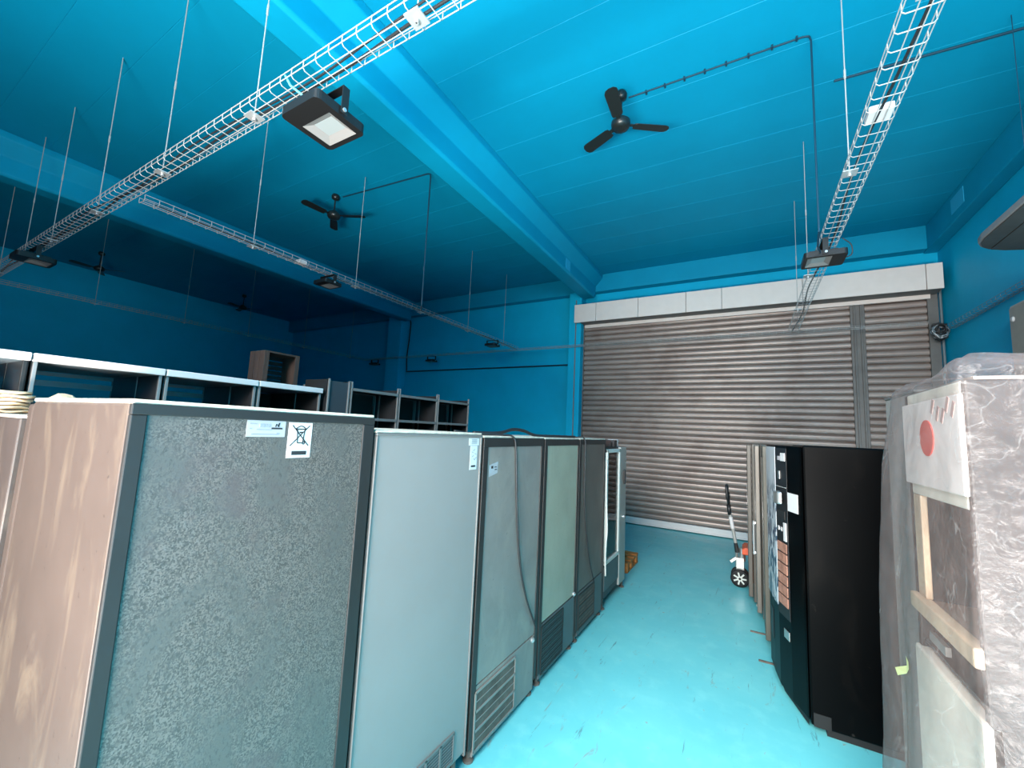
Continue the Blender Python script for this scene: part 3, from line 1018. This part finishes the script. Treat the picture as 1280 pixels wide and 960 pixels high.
# ---------------------------------------------------------------- floodlights
def flood(label, c, w, l, rotz, drop=.16, group='floodlights hung under the cable trays'):
    """c: centre of the lamp face (its lens looks down); w across, l along; lens towards local +y"""
    t = thing('floodlight', label, 'floodlight', (c[0], c[1], c[2]), group)
    X = Matrix.Translation(c) @ Matrix.Rotation(rotz, 4, 'Z')
    k = w / .30
    d = .05 * k
    r = .028 * k
    wi, y_0, y_1, dz = w * .37, -l * .16, l * .41, .026 * k

    def corner(cx, cy, a0):
        return [(cx + r * cos(radians(a0 + 22.5 * q)), cy + r * sin(radians(a0 + 22.5 * q))) for q in range(5)]
    c1, c2 = corner(w / 2 - r, l / 2 - r, 0), corner(-w / 2 + r, l / 2 - r, 90)
    c3, c4 = corner(-w / 2 + r, -l / 2 + r, 180), corner(w / 2 - r, -l / 2 + r, 270)
    body = MB(X)
    body.prism(c1 + c2 + c3 + c4, dz, d, 'z')                       # back shell
    body.prism(c3 + c4 + [(w / 2, y_0), (-w / 2, y_0)], 0, dz, 'z')   # bezel round the recessed lens
    body.prism(c1 + c2 + [(-w / 2, y_1), (w / 2, y_1)], 0, dz, 'z')
    body.box(-w / 2, -wi, y_0, y_1, 0, dz).box(wi, w / 2, y_0, y_1, 0, dz)
    body.build('housing', 'lampbody', t, bevel=.003)
    fins = MB(X)
    for q in range(9):
        xx = -w * .36 + w * .72 * q / 8
        fins.box(xx - .003, xx + .003, -l * .30, l * .36, d, d + .022)
    fins.build('cooling_fins', 'lampbody', t)
    m_ = .04 * k
    o4 = [(-wi, y_0, .001), (wi, y_0, .001), (wi, y_1, .001), (-wi, y_1, .001)]
    i4 = [(-wi + m_, y_0 + m_, dz - .002), (wi - m_, y_0 + m_, dz - .002), (wi - m_, y_1 - m_, dz - .002), (-wi + m_, y_1 - m_, dz - .002)]
    lens = MB(X).add(o4 + i4, [(0, 1, 5, 4), (1, 2, 6, 5), (2, 3, 7, 6), (3, 0, 4, 7)])
    lens.build('reflector', M['lens'], t)
    MB(X).box(-wi + m_, wi - m_, y_0 + m_, y_1 - m_, dz - .003, dz - .001).build('light_board', M['ledboard'], t)
    br = MB(X)
    hw = w * .5 + .012
    for s in (-1, 1):
        br.box(s * hw - .003, s * hw + .003, -.02, .025, -.0 + d * .2, d + drop)
    br.box(-hw, hw, -.02, .025, d + drop - .005, d + drop)
    br.build('bracket', 'lampbody', t)
    bo = MB(X)
    for s in (-1, 1):
        bo.lathe((s * (hw + .004), 0, d * .6), [(.012, -.006), (.012, .006)], 8, 'x')
    bo.build('bolt', 'bolt', t)
    return t


M['lens'] = P('frosted_lens', (0.25, 0.235, 0.225), 0.35)
M['ledboard'] = P('pale_light_board', (0.30, 0.33, 0.33), 0.5)
flood('big black floodlight under the long tray beside the near roof beam', (-2.21, 1.395, 3.61), .34, .34, 0, .125)
flood('black floodlight under the long tray at its dim far end', (-7.62, 1.26, 3.62), .34, .34, 0, .115)
flood('black floodlight under the tray over the aisle, in front of the shutter', (.66, 4.86, 3.62), .32, .34, radians(90), .12)
flood('small black floodlight under the branch tray, between fan and far beam', (-4.92, 3.40, 3.66), .26, .26, 0, .09)
flood('small black floodlight under the branch tray, nearest the back wall', (-4.92, 7.55, 3.66), .26, .26, 0, .09)
flood('tiny black floodlight under the back wall tray by the far column', (-9.9, 8.68, 3.62), .26, .24, 0, .11)
flood('tiny black floodlight under the back wall tray between the columns', (-7.65, 8.68, 3.62), .26, .24, 0, .11)
o = MB().tube([(-2.36, 1.22, 3.86), (-2.33, 1.24, 3.80), (-2.25, 1.27, 3.73), (-2.22, 1.30, 3.68)], .007, 8).build('cable_tie', P('pale_blue_tie', (.15, .5, .6), .4))
tag(o, 'pale blue tie knotted round the long tray above the big floodlight', 'tie')
tray_cable('black lead curling from the aisle tray down to its floodlight', [(.80, 4.78, 3.80), (.87, 4.82, 3.74), (.88, 4.86, 3.66), (.83, 4.88, 3.64)], .005)


# ---------------------------------------------------------------- ceiling fans
def fan(label, x, y, zh, angs, R=.52):
    t = thing('ceiling_fan', label, 'fan', (x, y, ZC), 'ceiling fans')
    MB().lathe((x, y, ZC - .09), [(.02, 0), (.055, .02), (.062, .06), (.05, .09)], 20).build('ceiling_mount', 'fan', t, smooth=True)
    MB().cyl((x, y, zh), (x, y, ZC - .08), .012, 12).build('down_rod', 'fan', t)
    MB().lathe((x, y, zh - .05), [(.045, -.03), (.085, -.015), (.10, .015), (.10, .05), (.07, .08), (.03, .11)], 24).build('motor', 'fan', t, smooth=True)
    for a in angs:
        Xf = Matrix.Translation((x, y, zh - .03)) @ Matrix.Rotation(radians(a), 4, 'Z') @ Matrix.Rotation(radians(12), 4, 'X')
        poly = [(.14, -.048), (.17, -.058), (R - .05, -.066), (R - .015, -.05), (R, -.015), (R - .005, .03), (R - .03, .058), (R - .06, .064), (.17, .056), (.14, .045)]
        bl = MB(Xf).prism(poly, -.003, .003, 'z').build('blade', 'fan', t, bevel=.001)
        MB(Xf).box(.07, .20, -.02, .02, .003, .012).build('blade_arm', 'fan', bl)
    return t


fan('black three-blade ceiling fan over the aisle, in the bright bay by the roof beam', -1.14, 4.03, 5.15, (-86, 155, 33))
fan('black three-blade ceiling fan in the middle bay above the branch tray', -5.78, 3.98, 5.17, (-96, 28, 143))
fan('barely lit ceiling fan in the dark bay, closer to the long tray', -13.0, 3.15, 5.12, (-80, 40, 160))
fan('barely lit ceiling fan in the dark bay, closer to the back wall', -13.1, 6.35, 5.12, (-70, 50, 170))


def conduit(label, pts, r=.011, m='conduit', name='conduit'):
    o = MB().tube(pts, r, 8).build(name, m, smooth=False)
    return tag(o, label, 'conduit')


def bendpath(p, q, s, r=.06):
    p, q, s = map(Vector, (p, q, s))
    d1, d2 = (p - q).normalized(), (s - q).normalized()
    a, b_ = q + d1 * r, q + d2 * r
    return [p, a, a.lerp(q, .5).lerp(q.lerp(b_, .5), .35), a.lerp(q, .5).lerp(q.lerp(b_, .5), .65), b_, s]


p = bendpath((-1.08, 4.12, 5.488), (.535, 4.14, 5.488), (.54, 4.14, 3.62))
conduit('dark conduit from the aisle fan along the ceiling and down to the tray floodlight', p + [(.56, 4.4, 3.60), (.62, 4.72, 3.66)], .008)
cl = MB()
for k in range(8):
    x = -.9 + k * .19
    cl.box(x - .008, x + .008, 4.11, 4.15, 5.472, 5.5)
cl.build('conduit_clip', 'conduit', bpy.data.objects['conduit'])
p = bendpath((-5.7, 4.06, 5.488), (-3.955, 4.2, 5.488), (-3.95, 4.2, 3.50))
conduit('dark conduit from the middle bay fan along the ceiling and down to the branch tray', p + [(-4.86, 5.17, 3.80)], .010)
conduit('dark conduit across the ceiling from the aisle tray to the side wall beam', [(.80, 4.83, 5.486), (2.58, 4.91, 5.486)], .012)
conduit('low dark conduit along the blue back wall between the two columns', [(-8.95, 9.07, 3.44), (-3.64, 9.07, 3.44)], .018)
conduit('black cable drop on the back wall beside the far column', bez([(-8.96, 9.06, 5.09), (-8.90, 9.06, 4.9), (-8.92, 9.06, 4.4), (-8.96, 9.06, 3.9), (-8.93, 9.06, 3.46)]), .018, 'cable', 'wall_cable')
conduit('thin conduit up the column beside the shutter', [(-3.44, 8.765, .02), (-3.44, 8.765, 4.9)], .014, 'conduit_grey')
conduit('pale conduit in the corner beside the shutter, below the cable tangle', [(2.71, 8.98, .02), (2.71, 8.98, 4.5)], .018, 'conduit_grey')
# tangle of spare cable at the corner
tb = []
rnd = random.Random(4)
for k in range(5):
    pts = []
    for q in range(26):
        a = q * .62 + k
        pts.append((2.62 + .075 * cos(a) + rnd.uniform(-.03, .03), 8.80 + .08 * sin(a * .8 + k) * .5, 3.74 + .12 * sin(a) * (.6 + .1 * k) - .02 * k + rnd.uniform(-.02, .02)))
    tb.append(bez(pts, 3))
o = thing('cable_tangle', 'tangled bundle of spare cable in the corner beside the shutter', 'cable', (2.62, 8.80, 3.74))
for k, pts in enumerate(tb):
    MB().tube(pts, .009, 6).build('strand', ('cable', 'cable', 'conduit_grey', 'plate', 'cable')[k], o, smooth=True)

# ---------------------------------------------------------------- grey slab canopy and cabinet on the side wall
cn = thing('canopy', 'grey slab-like canopy with a rounded corner hung beside the side wall', 'canopy', (2.3, 4.3, 3.78))
pl = [(1.90, 2.6), (1.90, 5.30), (1.92, 5.42), (1.97, 5.52), (2.06, 5.61), (2.18, 5.68), (2.32, 5.73), (2.50, 5.75), (2.70, 5.75), (2.70, 2.6)]
MB().prism(pl, 3.80, 3.855, 'z').build('rim', 'canopy_rim', cn, bevel=.006)
ins = [(1.915, 2.62), (1.915, 5.29), (1.935, 5.41), (1.98, 5.505), (2.05, 5.58), (2.05, 2.62)]
MB().prism(ins, 3.788, 3.80, 'z').build('underside_strip', 'canopy', cn)
ins = [(2.062, 2.62), (2.062, 5.59), (2.18, 5.66), (2.32, 5.71), (2.50, 5.73), (2.68, 5.73), (2.68, 2.62)]
MB().prism(ins, 3.788, 3.80, 'z').build('underside_panel', 'canopy', cn)
MB().cyl((1.97, 4.70, 3.85), (1.97, 4.70, ZC), .003, 8).build('hanger_rod', 'conduit', cn)
wc = thing('wall_cabinet', 'grey metal cabinet on the side wall, just above the wrapped machine', 'cabinet', (2.6, 6.3, 2.2))
MB().box(2.52, XR, 5.75, 6.55, 2.0, 3.44).build('body', 'silver', wc, bevel=.01)
MB().box(2.505, 2.52, 5.77, 6.53, 2.03, 3.41).build('door', 'beige_grey', wc, bevel=.006)
MB().lathe((2.49, 6.46, 3.28), [(.02, 0), (.03, .01), (.03, .02)], 12, 'x').build('lock', 'white', wc)

# ---------------------------------------------------------------- black vending machine
vm = thing('vending_machine', 'black vending machine with a bowed front, white splash picture and white sheet on its edge', 'vending machine', (.6, 3.85, 0))
VY = 3.47
MB().box(.315, 1.10, VY, 4.25, .05, 1.82).build('body', 'vend_black', vm, bevel=.012)
MB().box(.40, 1.05, VY + .03, 4.2, .0, .05).build('plinth', 'rubber', vm)
fp = [(.13, 4.24), (.15, 4.03), (.175, 3.85), (.235, 3.66), (.30, 3.50)]


def strip(pts, z0, z1, off, th, name, m, parent, bevel=.002):
    """thin vertical panel following the bowed front, pushed out by off"""
    P2 = [Vector((p[0], p[1])) for p in pts]
    nn = []
    for i in range(len(P2)):
        t_ = P2[min(i + 1, len(P2) - 1)] - P2[max(i - 1, 0)]
        t_.normalize()
        n_ = Vector((t_.y, -t_.x))
        if n_.x > 0:
            n_ = -n_
        nn.append(n_)
    outer = [tuple(p + n_ * off) for p, n_ in zip(P2, nn)]
    inner = [tuple(p + n_ * (off - th)) for p, n_ in zip(P2, nn)]
    return MB().prism(outer + inner[::-1], z0, z1, 'z').build(name, m, parent, bevel=bevel)


def lerp2(a, b_, t):
    return (a[0] + (b_[0] - a[0]) * t, a[1] + (b_[1] - a[1]) * t)


door = MB().prism(fp + [(.31, 3.48), (.31, 4.24)], .07, 1.81, 'z').build('door', 'vend_black', vm, bevel=.006)
MB().prism([(.16, 4.2), (.2, 3.87), (.26, 3.68), (.31, 3.52), (.31, 4.2)], .02, .07, 'z').build('kick_plate', 'rubber', vm)
strip(fp[:3], .62, 1.795, .006, .005, 'picture_panel', 'splash', door)
ctl = strip([fp[2], fp[3]], .58, 1.79, .004, .003, 'control_panel', 'blackplastic', door)


def on_ctl(t0, t1, z0, z1, off, th, name, m):
    return strip([lerp2(fp[2], fp[3], t0), lerp2(fp[2], fp[3], t1)], z0, z1, off, th, name, m, ctl, .0015)


on_ctl(.55, .92, 1.695, 1.755, .010, .006, 'display', 'white')
on_ctl(.25, .45, 1.70, 1.73, .008, .004, 'indicator', 'white2')
on_ctl(.1, .95, 1.50, 1.506, .010, .006, 'trim_line', 'silver')
on_ctl(.3, .45, 1.56, 1.62, .010, .006, 'key_lock', 'chrome')
cc = lerp2(fp[2], fp[3], .45)
MB().prism([(cc[0] - .03, cc[1] - .07), (cc[0] - .055, cc[1] - .02), (cc[0] - .03, cc[1] + .05), (cc[0], cc[1] + .06), (cc[0], cc[1] - .08)], 1.38, 1.47, 'z').build('coin_slot', 'chrome', ctl, bevel=.01)
on_ctl(.1, .8, 1.27, 1.33, .008, .004, 'coin_panel', 'frame_grey')
on_ctl(.7, .9, 1.12, 1.25, .012, .008, 'lever', 'white')
on_ctl(.15, .3, 1.18, 1.21, .010, .006, 'button', 'bolt')
on_ctl(.42, .55, 1.18, 1.21, .010, .006, 'button', 'bolt')
M['choc'] = P('brown_pink_label', (.36, .17, .12), .45, var=.4, scale=25)
for k in range(6):
    on_ctl(.12, .9, .66 + k * .075, .725 + k * .075, .010, .006, 'selection_label', 'choc')
strip([lerp2(fp[3], fp[4], .02), lerp2(fp[3], fp[4], .80)], 1.345, 1.475, .0035, .003, 'sticker', 'white', door, .0005)
strip([lerp2(fp[2], fp[3], .45), lerp2(fp[2], fp[3], .9)], .44, .50, .005, .004, 'emblem', 'chrome', door)
strip([lerp2(fp[0], fp[1], .3), lerp2(fp[0], fp[1], .9)], .30, .52, .004, .003, 'dispensing_flap', 'blackplastic', door)
MB().box(.33, .42, VY - .004, VY + .01, .05, .13).build('castor_plate', 'rubber', vm)

# silver machines behind it, each standing a little further into the aisle
sil = [('grey-green glass-front cooler right behind the black vending machine, louvred at its base', .10, 4.48, 5.08, 'cooler_green', 1.805),
       ('thin silver-edged cooler door edge between two grey machines behind the black vending machine', .045, 5.12, 5.55, 'cooler_silver', 1.80),
       ('beige-grey cabinet last in the machine line, in front of the pallet truck', -.03, 5.58, 5.92, 'cooler_beige', 1.80)]
sil[0] = ('grey-green cooler directly behind the black vending machine, louvred at its base',) + sil[0][1:]
sil[1] = ('silver-edged cooler squeezed between the grey-green cooler and the beige-grey cabinet',) + sil[1][1:]
for k, (lb, xf, ya, yb, m, zt) in enumerate(sil):
    t = thing('cooler', lb, 'cooler', (.45, (ya + yb) / 2, 0), 'machines behind the vending machine')
    MB().box(xf + .05, .95, ya, yb, .05, zt).build('cabinet', m, t, bevel=.008)
    d_ = MB().box(xf, xf + .045, ya + .004, yb - .004, .10, zt - .01).build('door', m, t, bevel=.008)
    MB().box(xf - .002, xf + .01, ya + .05, yb - .05, .45, zt - .12).build('door_pane', 'darkglass', d_)
    if k == 1:
        MB().cyl((xf - .018, ya + .06, .66), (xf - .018, ya + .06, 1.0), .011, 12).box(xf - .022, xf, ya + .05, ya + .07, .67, .69).box(xf - .022, xf, ya + .05, ya + .07, .97, .99).build('handle', 'bolt', d_)
    for x in (xf + .10, .88):
        for y in (ya + .06, yb - .06):
            MB().lathe((x, y, 0), [(.03, 0), (.03, .015), (.014, .02), (.014, .06)], 12).build('foot', 'gasket', t)
    if k == 0:
        b = MB()
        for q in range(9):
            z = .14 + q * .035
            b.box(xf + .06, xf + .22, ya - .006, ya + .002, z, z + .016)
        b.build('louvre', 'cooler_beige', t)
# strips of black trim sticking out on the floor by the machines
for q, (x, y) in enumerate(((-.02, 4.86), (.04, 4.28))):
    o = MB().box(x, x + .16, y, y + .02, 0, .012).build('floor_strip', 'grille_rust', bevel=.002)
    tag(o, ('dark strip of trim on the floor sticking out beside the grey-green cooler', 'thin strip of trim on the floor at the foot of the black vending machine')[q], 'strip')

# ---------------------------------------------------------------- pallet truck
pj = thing('pallet_truck', 'orange pallet truck with a black loop handle standing in front of the shutter', 'pallet truck', (-.1, 6.28, 0))
hy = 6.28
h0, h1 = Vector((-.155, hy, .40)), Vector((-.245, hy, .93))
MB().tube([h0, h0.lerp(h1, .22)], [.028, .022], 12).build('handle_socket', 'blackplastic', pj)
MB().tube([h0.lerp(h1, .2), h0.lerp(h1, .98)], .021, 12).build('handle_shaft', 'silver', pj, smooth=False)
MB().tube([h0.lerp(h1, .55), h0.lerp(h1, .82)], .024, 12).build('handle_label', 'white', pj)
lp = [(-.238, hy, .86), (-.25, hy, .99), (-.250, hy - .05, 1.03), (-.262, hy - .085, 1.10), (-.268, hy - .08, 1.20), (-.27, hy - .05, 1.235), (-.27, hy + .05, 1.235), (-.268, hy + .08, 1.20), (-.262, hy + .085, 1.10), (-.250, hy + .05, 1.03)]
MB().tube(bez(lp[1:] + [lp[1]], 5), .017, 10).tube([lp[0], lp[1]], .024, 10).build('grip', 'blackplastic', pj, smooth=True)
MB().tube(bez([(-.262, hy - .02, 1.18), (-.235, hy - .03, 1.12), (-.245, hy - .01, 1.02)], 5), .006, 8).build('release_lever', 'rubber', pj)
for s in (-1, 1):
    w = MB().lathe((-.13, hy + s * .075, .105), [(.070, -.024), (.100, -.026), (.105, -.018), (.105, .018), (.100, .026), (.070, .024)], 28, 'y').build('wheel', 'rubber', pj, smooth=True)
    rm = MB().lathe((-.13, hy + s * .075, .105), [(.030, -.028), (.030, .028)], 20, 'y')
    for k in range(7):
        a = 2 * pi * k / 7
        rm.obox((-.13 + .05 * cos(a), hy + s * .075, .105 + .05 * sin(a)), (.024 * cos(a), 0, .024 * sin(a)), (0, .027, 0), (-.009 * sin(a), 0, .009 * cos(a)))
    rm.tube(arc((-.13, hy + s * .075, .105), .073, 0, 2 * pi * 23 / 24, 23, 'xz'), .009, 6, True)
    rm.build('wheel_rim', 'gasket', w)
    MB().lathe((-.13, hy + s * .075, .105), [(.014, -.034), (.014, .034)], 12, 'y').build('wheel_hub', 'rubber', w)
MB().box(-.17, -.08, hy - .04, hy + .04, .16, .34).cyl((-.10, hy, .30), (-.10, hy, .46), .035, 16).cyl((-.165, hy - .02, .22), (-.165, hy - .02, .40), .018, 12).obox((-.20, hy - .03, .31), (.035, 0, .03), (0, .02, 0), (-.012, 0, .014)).build('hydraulic_pump', 'chrome', pj, bevel=.004)
MB().prism([(-.10, .42), (.08, .42), (.12, .46), (.10, .50), (-.07, .505), (-.10, .48)], hy - .17, hy + .17, 'y').build('crosshead', 'orange', pj, bevel=.008)
MB().box(-.02, .10, hy - .17, hy + .17, .10, .42).build('frame', 'orange', pj, bevel=.008)
for s in (-1, 1):
    MB().box(.10, 1.20, hy + s * .19 - .075, hy + s * .19 + .075, .07, .115).box(.02, .14, hy + s * .19 - .075, hy + s * .19 + .075, .07, .2).build('fork', 'orange', pj, bevel=.008)
    MB().lathe((1.10, hy + s * .19, .038), [(.038, -.03), (.038, .03)], 16, 'y').build('roller', 'rubber', pj)

# orange pallet end peeping out past the display refrigerator
pa = thing('pallet', 'small orange stained pallet lying on the floor past the glass-sided refrigerator', 'pallet', (-1.85, 6.1, 0))
for k in range(4):
    MB().box(-2.25, -1.44, 5.80 + k * .17, 5.91 + k * .17, .112, .13).build('deck_board', 'pallet', pa, bevel=.003)
for x in (-2.24, -1.88, -1.54):
    for y in (5.81, 6.02, 6.30):
        MB().box(x, x + .10, y, y + .09, .02, .09).build('block', 'pallet', pa, bevel=.003)
for x in (-2.24, -1.88, -1.54):
    MB().box(x, x + .10, 5.80, 6.41, .09, .112).build('stringer', 'pallet', pa, bevel=.003)
    MB().box(x, x + .10, 5.80, 6.41, 0, .02).build('bottom_board', 'pallet', pa, bevel=.003)

# ---------------------------------------------------------------- wrapped dispenser machine
wm = thing('dispensing_machine', 'cream and grey dispensing machine with a red disc, wrapped in milky plastic', 'dispensing machine', (.95, 1.98, 0))
x0, x1, ya, yb = .55, 1.30, 1.70, 2.24
MB().box(x0 + .30, x1, ya + .03, yb - .03, .06, 1.66).build('back_body', 'darkglass', wm)
MB().box(x0, x1, ya, ya + .03, .06, 2.04).build('side_panel', 'pinkgrey', wm, bevel=.006)
MB().box(x0, x1, yb - .03, yb, .06, 2.04).build('side_panel', 'pinkgrey', wm, bevel=.006)
MB().box(x0, x1, ya + .03, yb - .03, 1.66, 2.04).build('header', 'cream', wm, bevel=.006)
hp = MB().box(x0 - .012, x0, ya + .01, yb - .01, 1.70, 2.0).build('sign_panel', P('white_sign', (.92, .80, .76), .45), wm, bevel=.004)
MB().lathe((x0 - .012, yb - .265, 1.87), [(.062, -.003), (.062, 0)], 32, 'x').build('red_disc', 'red', hp)
b = MB()
rnd = random.Random(11)
for k in range(5):
    yy = ya + .05 + .04 * k
    b.obox((x0 - .0125, yy, 1.955 + .02 * sin(k * 2)), (.0012, 0, 0), (0, .008, .004), (0, -.012, .022))
b.build('lettering', P('faded_red_brown', (.55, .36, .33), .6), hp)
MB().box(x0, x0 + .02, yb - .11, yb - .035, 1.29, 1.66).build('front_post', 'tan', wm, bevel=.004)
MB().box(x0 + .02, x0 + .30, ya + .03, yb - .03, 1.255, 1.27).build('ledge_top', 'tan_top', wm)
MB().box(x0 - .02, x0 + .02, ya + .005, yb - .01, 1.235, 1.29).build('ledge', 'tan', wm, bevel=.006)
MB().box(x0 + .01, x0 + .30, ya + .03, yb - .03, 1.12, 1.13).build('tray_floor', 'shelf_dark', wm)
for k in range(3):
    MB().cyl((x0 + .10, ya + .12 + .12 * k, 1.14), (x0 + .10, ya + .12 + .12 * k, 1.25), .02, 12).build('nozzle', 'chrome', wm)
MB().box(x0 + .005, x0 + .02, ya + .30, ya + .44, 1.15, 1.18).build('chrome_bar', 'chrome', wm)
MB().box(x0 - .012, x0 + .03, ya, yb, .08, 1.10).build('lower_door', 'cream', wm, bevel=.008)
MB().box(x0 + .02, x1, ya + .03, yb - .03, 0, .08).build('plinth', 'rubber', wm)
MB().box(x0 + .02, x1, ya + .0, yb, 2.04, 2.05).build('top_panel', P('cream_top', (.22, .19, .17), .5), wm)
MB().box(.70, .92, ya - .0025, ya, 1.965, 2.005).build('sticker', P('cream_sticker', (.15, .13, .12), .5), wm)
MB().box(.72, .95, ya - .0025, ya, 1.80, 1.955).build('sticker', P('pale_blue_sticker', (.075, .078, .085), .5), wm)

# grey upright case behind the wrapped machine
gc = thing('upright_case', 'tall grey case showing just above the plastic-wrapped machine, before the shutter', 'cabinet', (.75, 2.9, 0))
MB().box(.69, 1.25, 2.66, 3.15, .02, 2.10).build('body', P('light_grey_case', (.33, .30, .28), .5), gc, bevel=.006)
MB().box(.685, 1.255, 2.655, 3.155, 2.10, 2.115).build('lid', 'pale_edge', gc, bevel=.006)


# plastic film draped over the machine
def film_mesh():
    # plan path of the hanging skirt: far end, aisle front, near side, then along to the wall side
    def plan(s):
        # s 0..1 ; returns (x, y, outward normal)
        pts = [(1.42, 2.44), (.70, 2.40), (.63, 2.385), (.575, 2.35), (.522, 2.27), (.521, 1.74), (.53, 1.682), (.575, 1.672), (1.45, 1.665)]
        L = [0]
        for a, b_ in zip(pts[:-1], pts[1:]):
            L.append(L[-1] + math.dist(a, b_))
        d = s * L[-1]
        for i in range(len(pts) - 1):
            if d <= L[i + 1] or i == len(pts) - 2:
                t = (d - L[i]) / (L[i + 1] - L[i])
                return lerp2(pts[i], pts[i + 1], t), d
    C_ = (1.0, 1.99)
    nu, ntop, nv = 220, 26, 110
    rows = []
    for r in range(ntop + nv + 1):
        row = []
        for q in range(nu + 1):
            s_ = q / nu
            (px, py), d = plan(s_)
            nx, ny = px - C_[0], (py - C_[1]) * 2.0
            ln = math.hypot(nx, ny)
            nx, ny = nx / ln, ny / ln
            if r <= ntop:
                t = (r / ntop) ** .85
                # crown: slack film stretched between the top edges
                x = C_[0] + (px - C_[0]) * t * .985
                y = C_[1] + (py - C_[1]) * t * .985
                z = 2.095 - .025 * t ** 4 + .012 * noise.noise(Vector((x * 7, y * 9, 1.3))) + .006 * sin(d * 19 + 3 * t)
                z += .018 * max(0, noise.noise(Vector((x * 3, y * 3, 7.7))))
                q_ = min(1, max(0, (1.98 - y) / .30))
                z += .035 * q_ * q_ * (3 - 2 * q_)
                if t > .96:
                    z -= .012
            else:
                v = (r - ntop) / nv
                drop = v ** 1.02
                q_ = min(1, max(0, (1.98 - py) / .30))
                z = 2.06 + .03 * q_ * q_ * (3 - 2 * q_) * (1 - v) - drop * 2.05
                amp = .006 + .030 * v
                fold = (abs(sin(d * 7.5 + .9 * sin(v * 3.1) + .4)) - .55) * amp * 1.3
                fold += amp * 1.1 * noise.noise(Vector((d * 4.5 + .9 * v, v * 2.2, 2.0)))
                fold += .005 * noise.noise(Vector((d * 16 - 6 * v, v * 9, 5.0)))
                fold += .002 * noise.noise(Vector((d * 30 + 14 * v, v * 16, 9.0)))
                far = min(1, max(0, (py - 1.75) / .6))
                flare = .01 * v + .03 * v ** 1.2 + far * (.035 * min(1, max(0, (v - .03) / .12)) + .085 * v)
                off = max(-.004, flare + fold + .006)
                x, y = px + nx * off * (1.0 if abs(nx) > .3 else .6), py + ny * off * .8
            row.append((x, y, z))
        rows.append(row)
    vs = [p for row in rows for p in row]
    fs = []
    w = nu + 1
    for r in range(len(rows) - 1):
        for q in range(nu):
            fs.append((r * w + q, r * w + q + 1, (r + 1) * w + q + 1, (r + 1) * w + q))
    return MB().add(vs, fs)


fo = thing('plastic_sheet', 'milky translucent plastic sheet draped over the dispensing machine', 'plastic sheet', (.95, 1.98, 0))
fm = film_mesh()
front = [v for v in fm.v if v[0] < .56]


def on_film(y, z):
    v = min(front, key=lambda q: (q[1] - y) ** 2 + (q[2] - z) ** 2)
    return (v[0] - .004, y, z)


fm.build('film', 'film', fo, smooth=True)
# torn scrap of yellow tape stuck to the film
MB().add([on_film(y, z) for y, z in ((2.20, 1.003), (2.04, 1.078), (2.055, 1.104), (1.99, 1.109), (1.97, 1.093), (2.03, 1.055), (2.185, .982))], [(0, 1, 5, 6), (1, 2, 3, 4, 5)]).build('tape_scrap', 'tape', fo)
